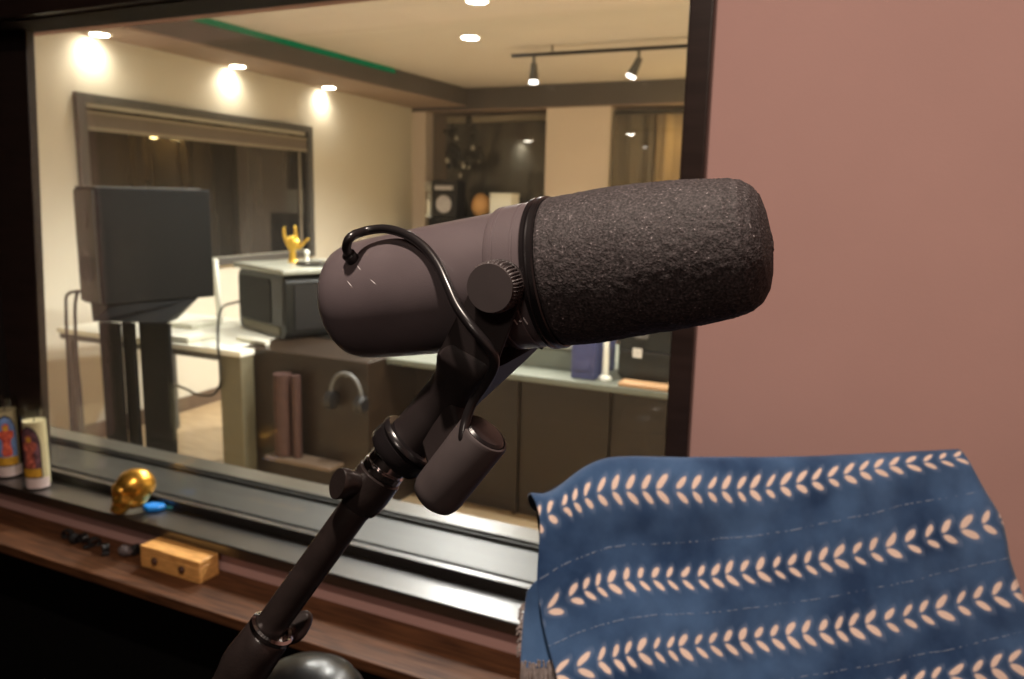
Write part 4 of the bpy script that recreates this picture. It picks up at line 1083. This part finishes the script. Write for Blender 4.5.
sd = (lowR - lowL); sd.z = 0; sw_ = sd.length; sd.normalize(); sfv = V((sd.y, -sd.x, 0))
if sfv.dot(back) > 0: sfv = -sfv
sc_ = (lowL + lowR) / 2; sc_.z = 0
zs_ = .46
MB().obox(sc_ + back * .03 + sfv * .20 + V((0, 0, zs_ - .045)), sd, sfv, V((0, 0, 1)), sw_ / 2, .25, .045).build('seat', M['chairfab'], ch, bevel=.02, seg=3)
zl_ = min(p.z for p in rings[-1])
for i in (-1, 1):
    p = sc_ + sd * i * (sw_ / 2 - .05)
    MB().tube([p + back * .045 + V((0, 0, zs_ - .09)), p + back * .05 + V((0, 0, zl_ + .05))], .016, 14).build('back_post', M['blk'], ch)
    for j in (0, 1):
        b0 = p + (back * .02 if j == 0 else sfv * .38)
        MB().tube([b0 + V((0, 0, zs_ - .088)), b0 + V((0, 0, .002))], [.02, .014], 16).build('leg', M['blk'], ch)
# the cloth itself
ct = thing('draped_cloth', 'indigo blue cloth with rows of pale leaf marks draped over the chair', 'cloth', (top[3].x, top[3].y, top[3].z))
mb = MB(); mb.grid(cloth_fn, 150, 150, cloth_uv)
o = mb.build('main_drape', M['cloth'], ct, sharp=180)
solid(o, .0022)
# lower fold at the left with a frayed end
F = [[(546, 572, .868), (534, 583, .872), (527, 592, .876)], [(545, 612, .862), (533, 612, .868), (524, 615, .874)], [(552, 650, .850), (535, 650, .858), (521, 655, .866)], [(560, 668, .842), (542, 668, .85), (522, 668, .86)]]
FR = [[W(*p) for p in r] for r in F]
mb = MB(); mb.grid(lambda u, v: catmull([catmull(r, u) for r in FR], v), 12, 24, lambda u, v: (u, -.2 + v * .1))
solid(mb.build('inner_fold', M['cloth'], ct, sharp=180), .002)
fr = MB(); rr = random.Random(3)
for k in range(44):
    u = k / 43; p = catmull(FR[3], u) + V((0, 0, rr.uniform(-.003, .010))); dx_ = rr.uniform(-.006, .006); l_ = rr.uniform(.03, .06)
    fr.tube(spline([p, p + V((dx_ * .4, 0, -l_ * .5)) + back * rr.uniform(-.004, .004), p + V((dx_, 0, -l_))], 6), [.0011, .0012, .0012, .0011, .001, .0009, .0005], 5)
for k in range(26):
    v = .18 + .45 * k / 25; p = catmull([catmull(r, 1) for r in FR], v); o2 = -CX * rr.uniform(.002, .007) + V((0, 0, rr.uniform(-.006, .004)))
    fr.tube([p + CX * .002, p + o2 * .6, p + o2 + V((0, 0, -.004))], .0011, 5)
x = fr.build('fringe', M['fringe'], ct); x['kind'] = 'stuff'; x['label'] = 'pale frayed fringe'

# ================================================================== LIGHT IN THE BOOTH, CAMERA
def booth_lamp(x, y, r, e, lab):
    bl = thing('booth_ceiling_lamp', lab, 'ceiling light', (x, y, 2.6), 'ceiling lamps of the booth')
    MB().lathe((x, y, 2.5985), (0, 0, -1), [(0, r * 1.2), (.02, r * 1.2), (.03, r * 1.1), (.031, .01)], 48).build('rim', M['white'], bl)
    light('booth_lamp', 'AREA', (x, y, 2.56), e, (1, .83, .70), (0, 0, -1), shape='DISK', size=2 * r)
booth_lamp(-.12, .02, .035, 29, 'small round ceiling lamp above the microphone')
booth_lamp(.25, -1.5, .20, 22, 'round ceiling lamp behind the camera')

wd_ = bpy.data.worlds.new('World'); S.world = wd_; wd_.use_nodes = True
wd_.node_tree.nodes['Background'].inputs[0].default_value = (.02, .018, .016, 1); wd_.node_tree.nodes['Background'].inputs[1].default_value = .3

cd = bpy.data.cameras.new('Camera'); cam = bpy.data.objects.new('Camera', cd); COL.objects.link(cam)
cd.sensor_width = 36; cd.lens = FPX / 1024 * 36; cd.clip_start = .02; cd.clip_end = 60
cam.matrix_world = Matrix(((CX.x, -CD.x, -CF.x, CAMP.x), (CX.y, -CD.y, -CF.y, CAMP.y), (CX.z, -CD.z, -CF.z, CAMP.z), (0, 0, 0, 1)))
cd.dof.use_dof = True; cd.dof.focus_distance = .345; cd.dof.aperture_fstop = 15
S.camera = cam
S.view_settings.view_transform = 'Standard'; S.view_settings.look = 'None'; S.view_settings.gamma = 1; S.view_settings.use_curve_mapping = False
S.view_settings.exposure = 0
S.cycles.transparent_max_bounces = 24; S.cycles.max_bounces = 8; S.cycles.diffuse_bounces = 4; S.cycles.glossy_bounces = 5
S.cycles.use_denoising = True; S.cycles.sample_clamp_indirect = 6; S.cycles.caustics_reflective = False; S.cycles.caustics_refractive = False
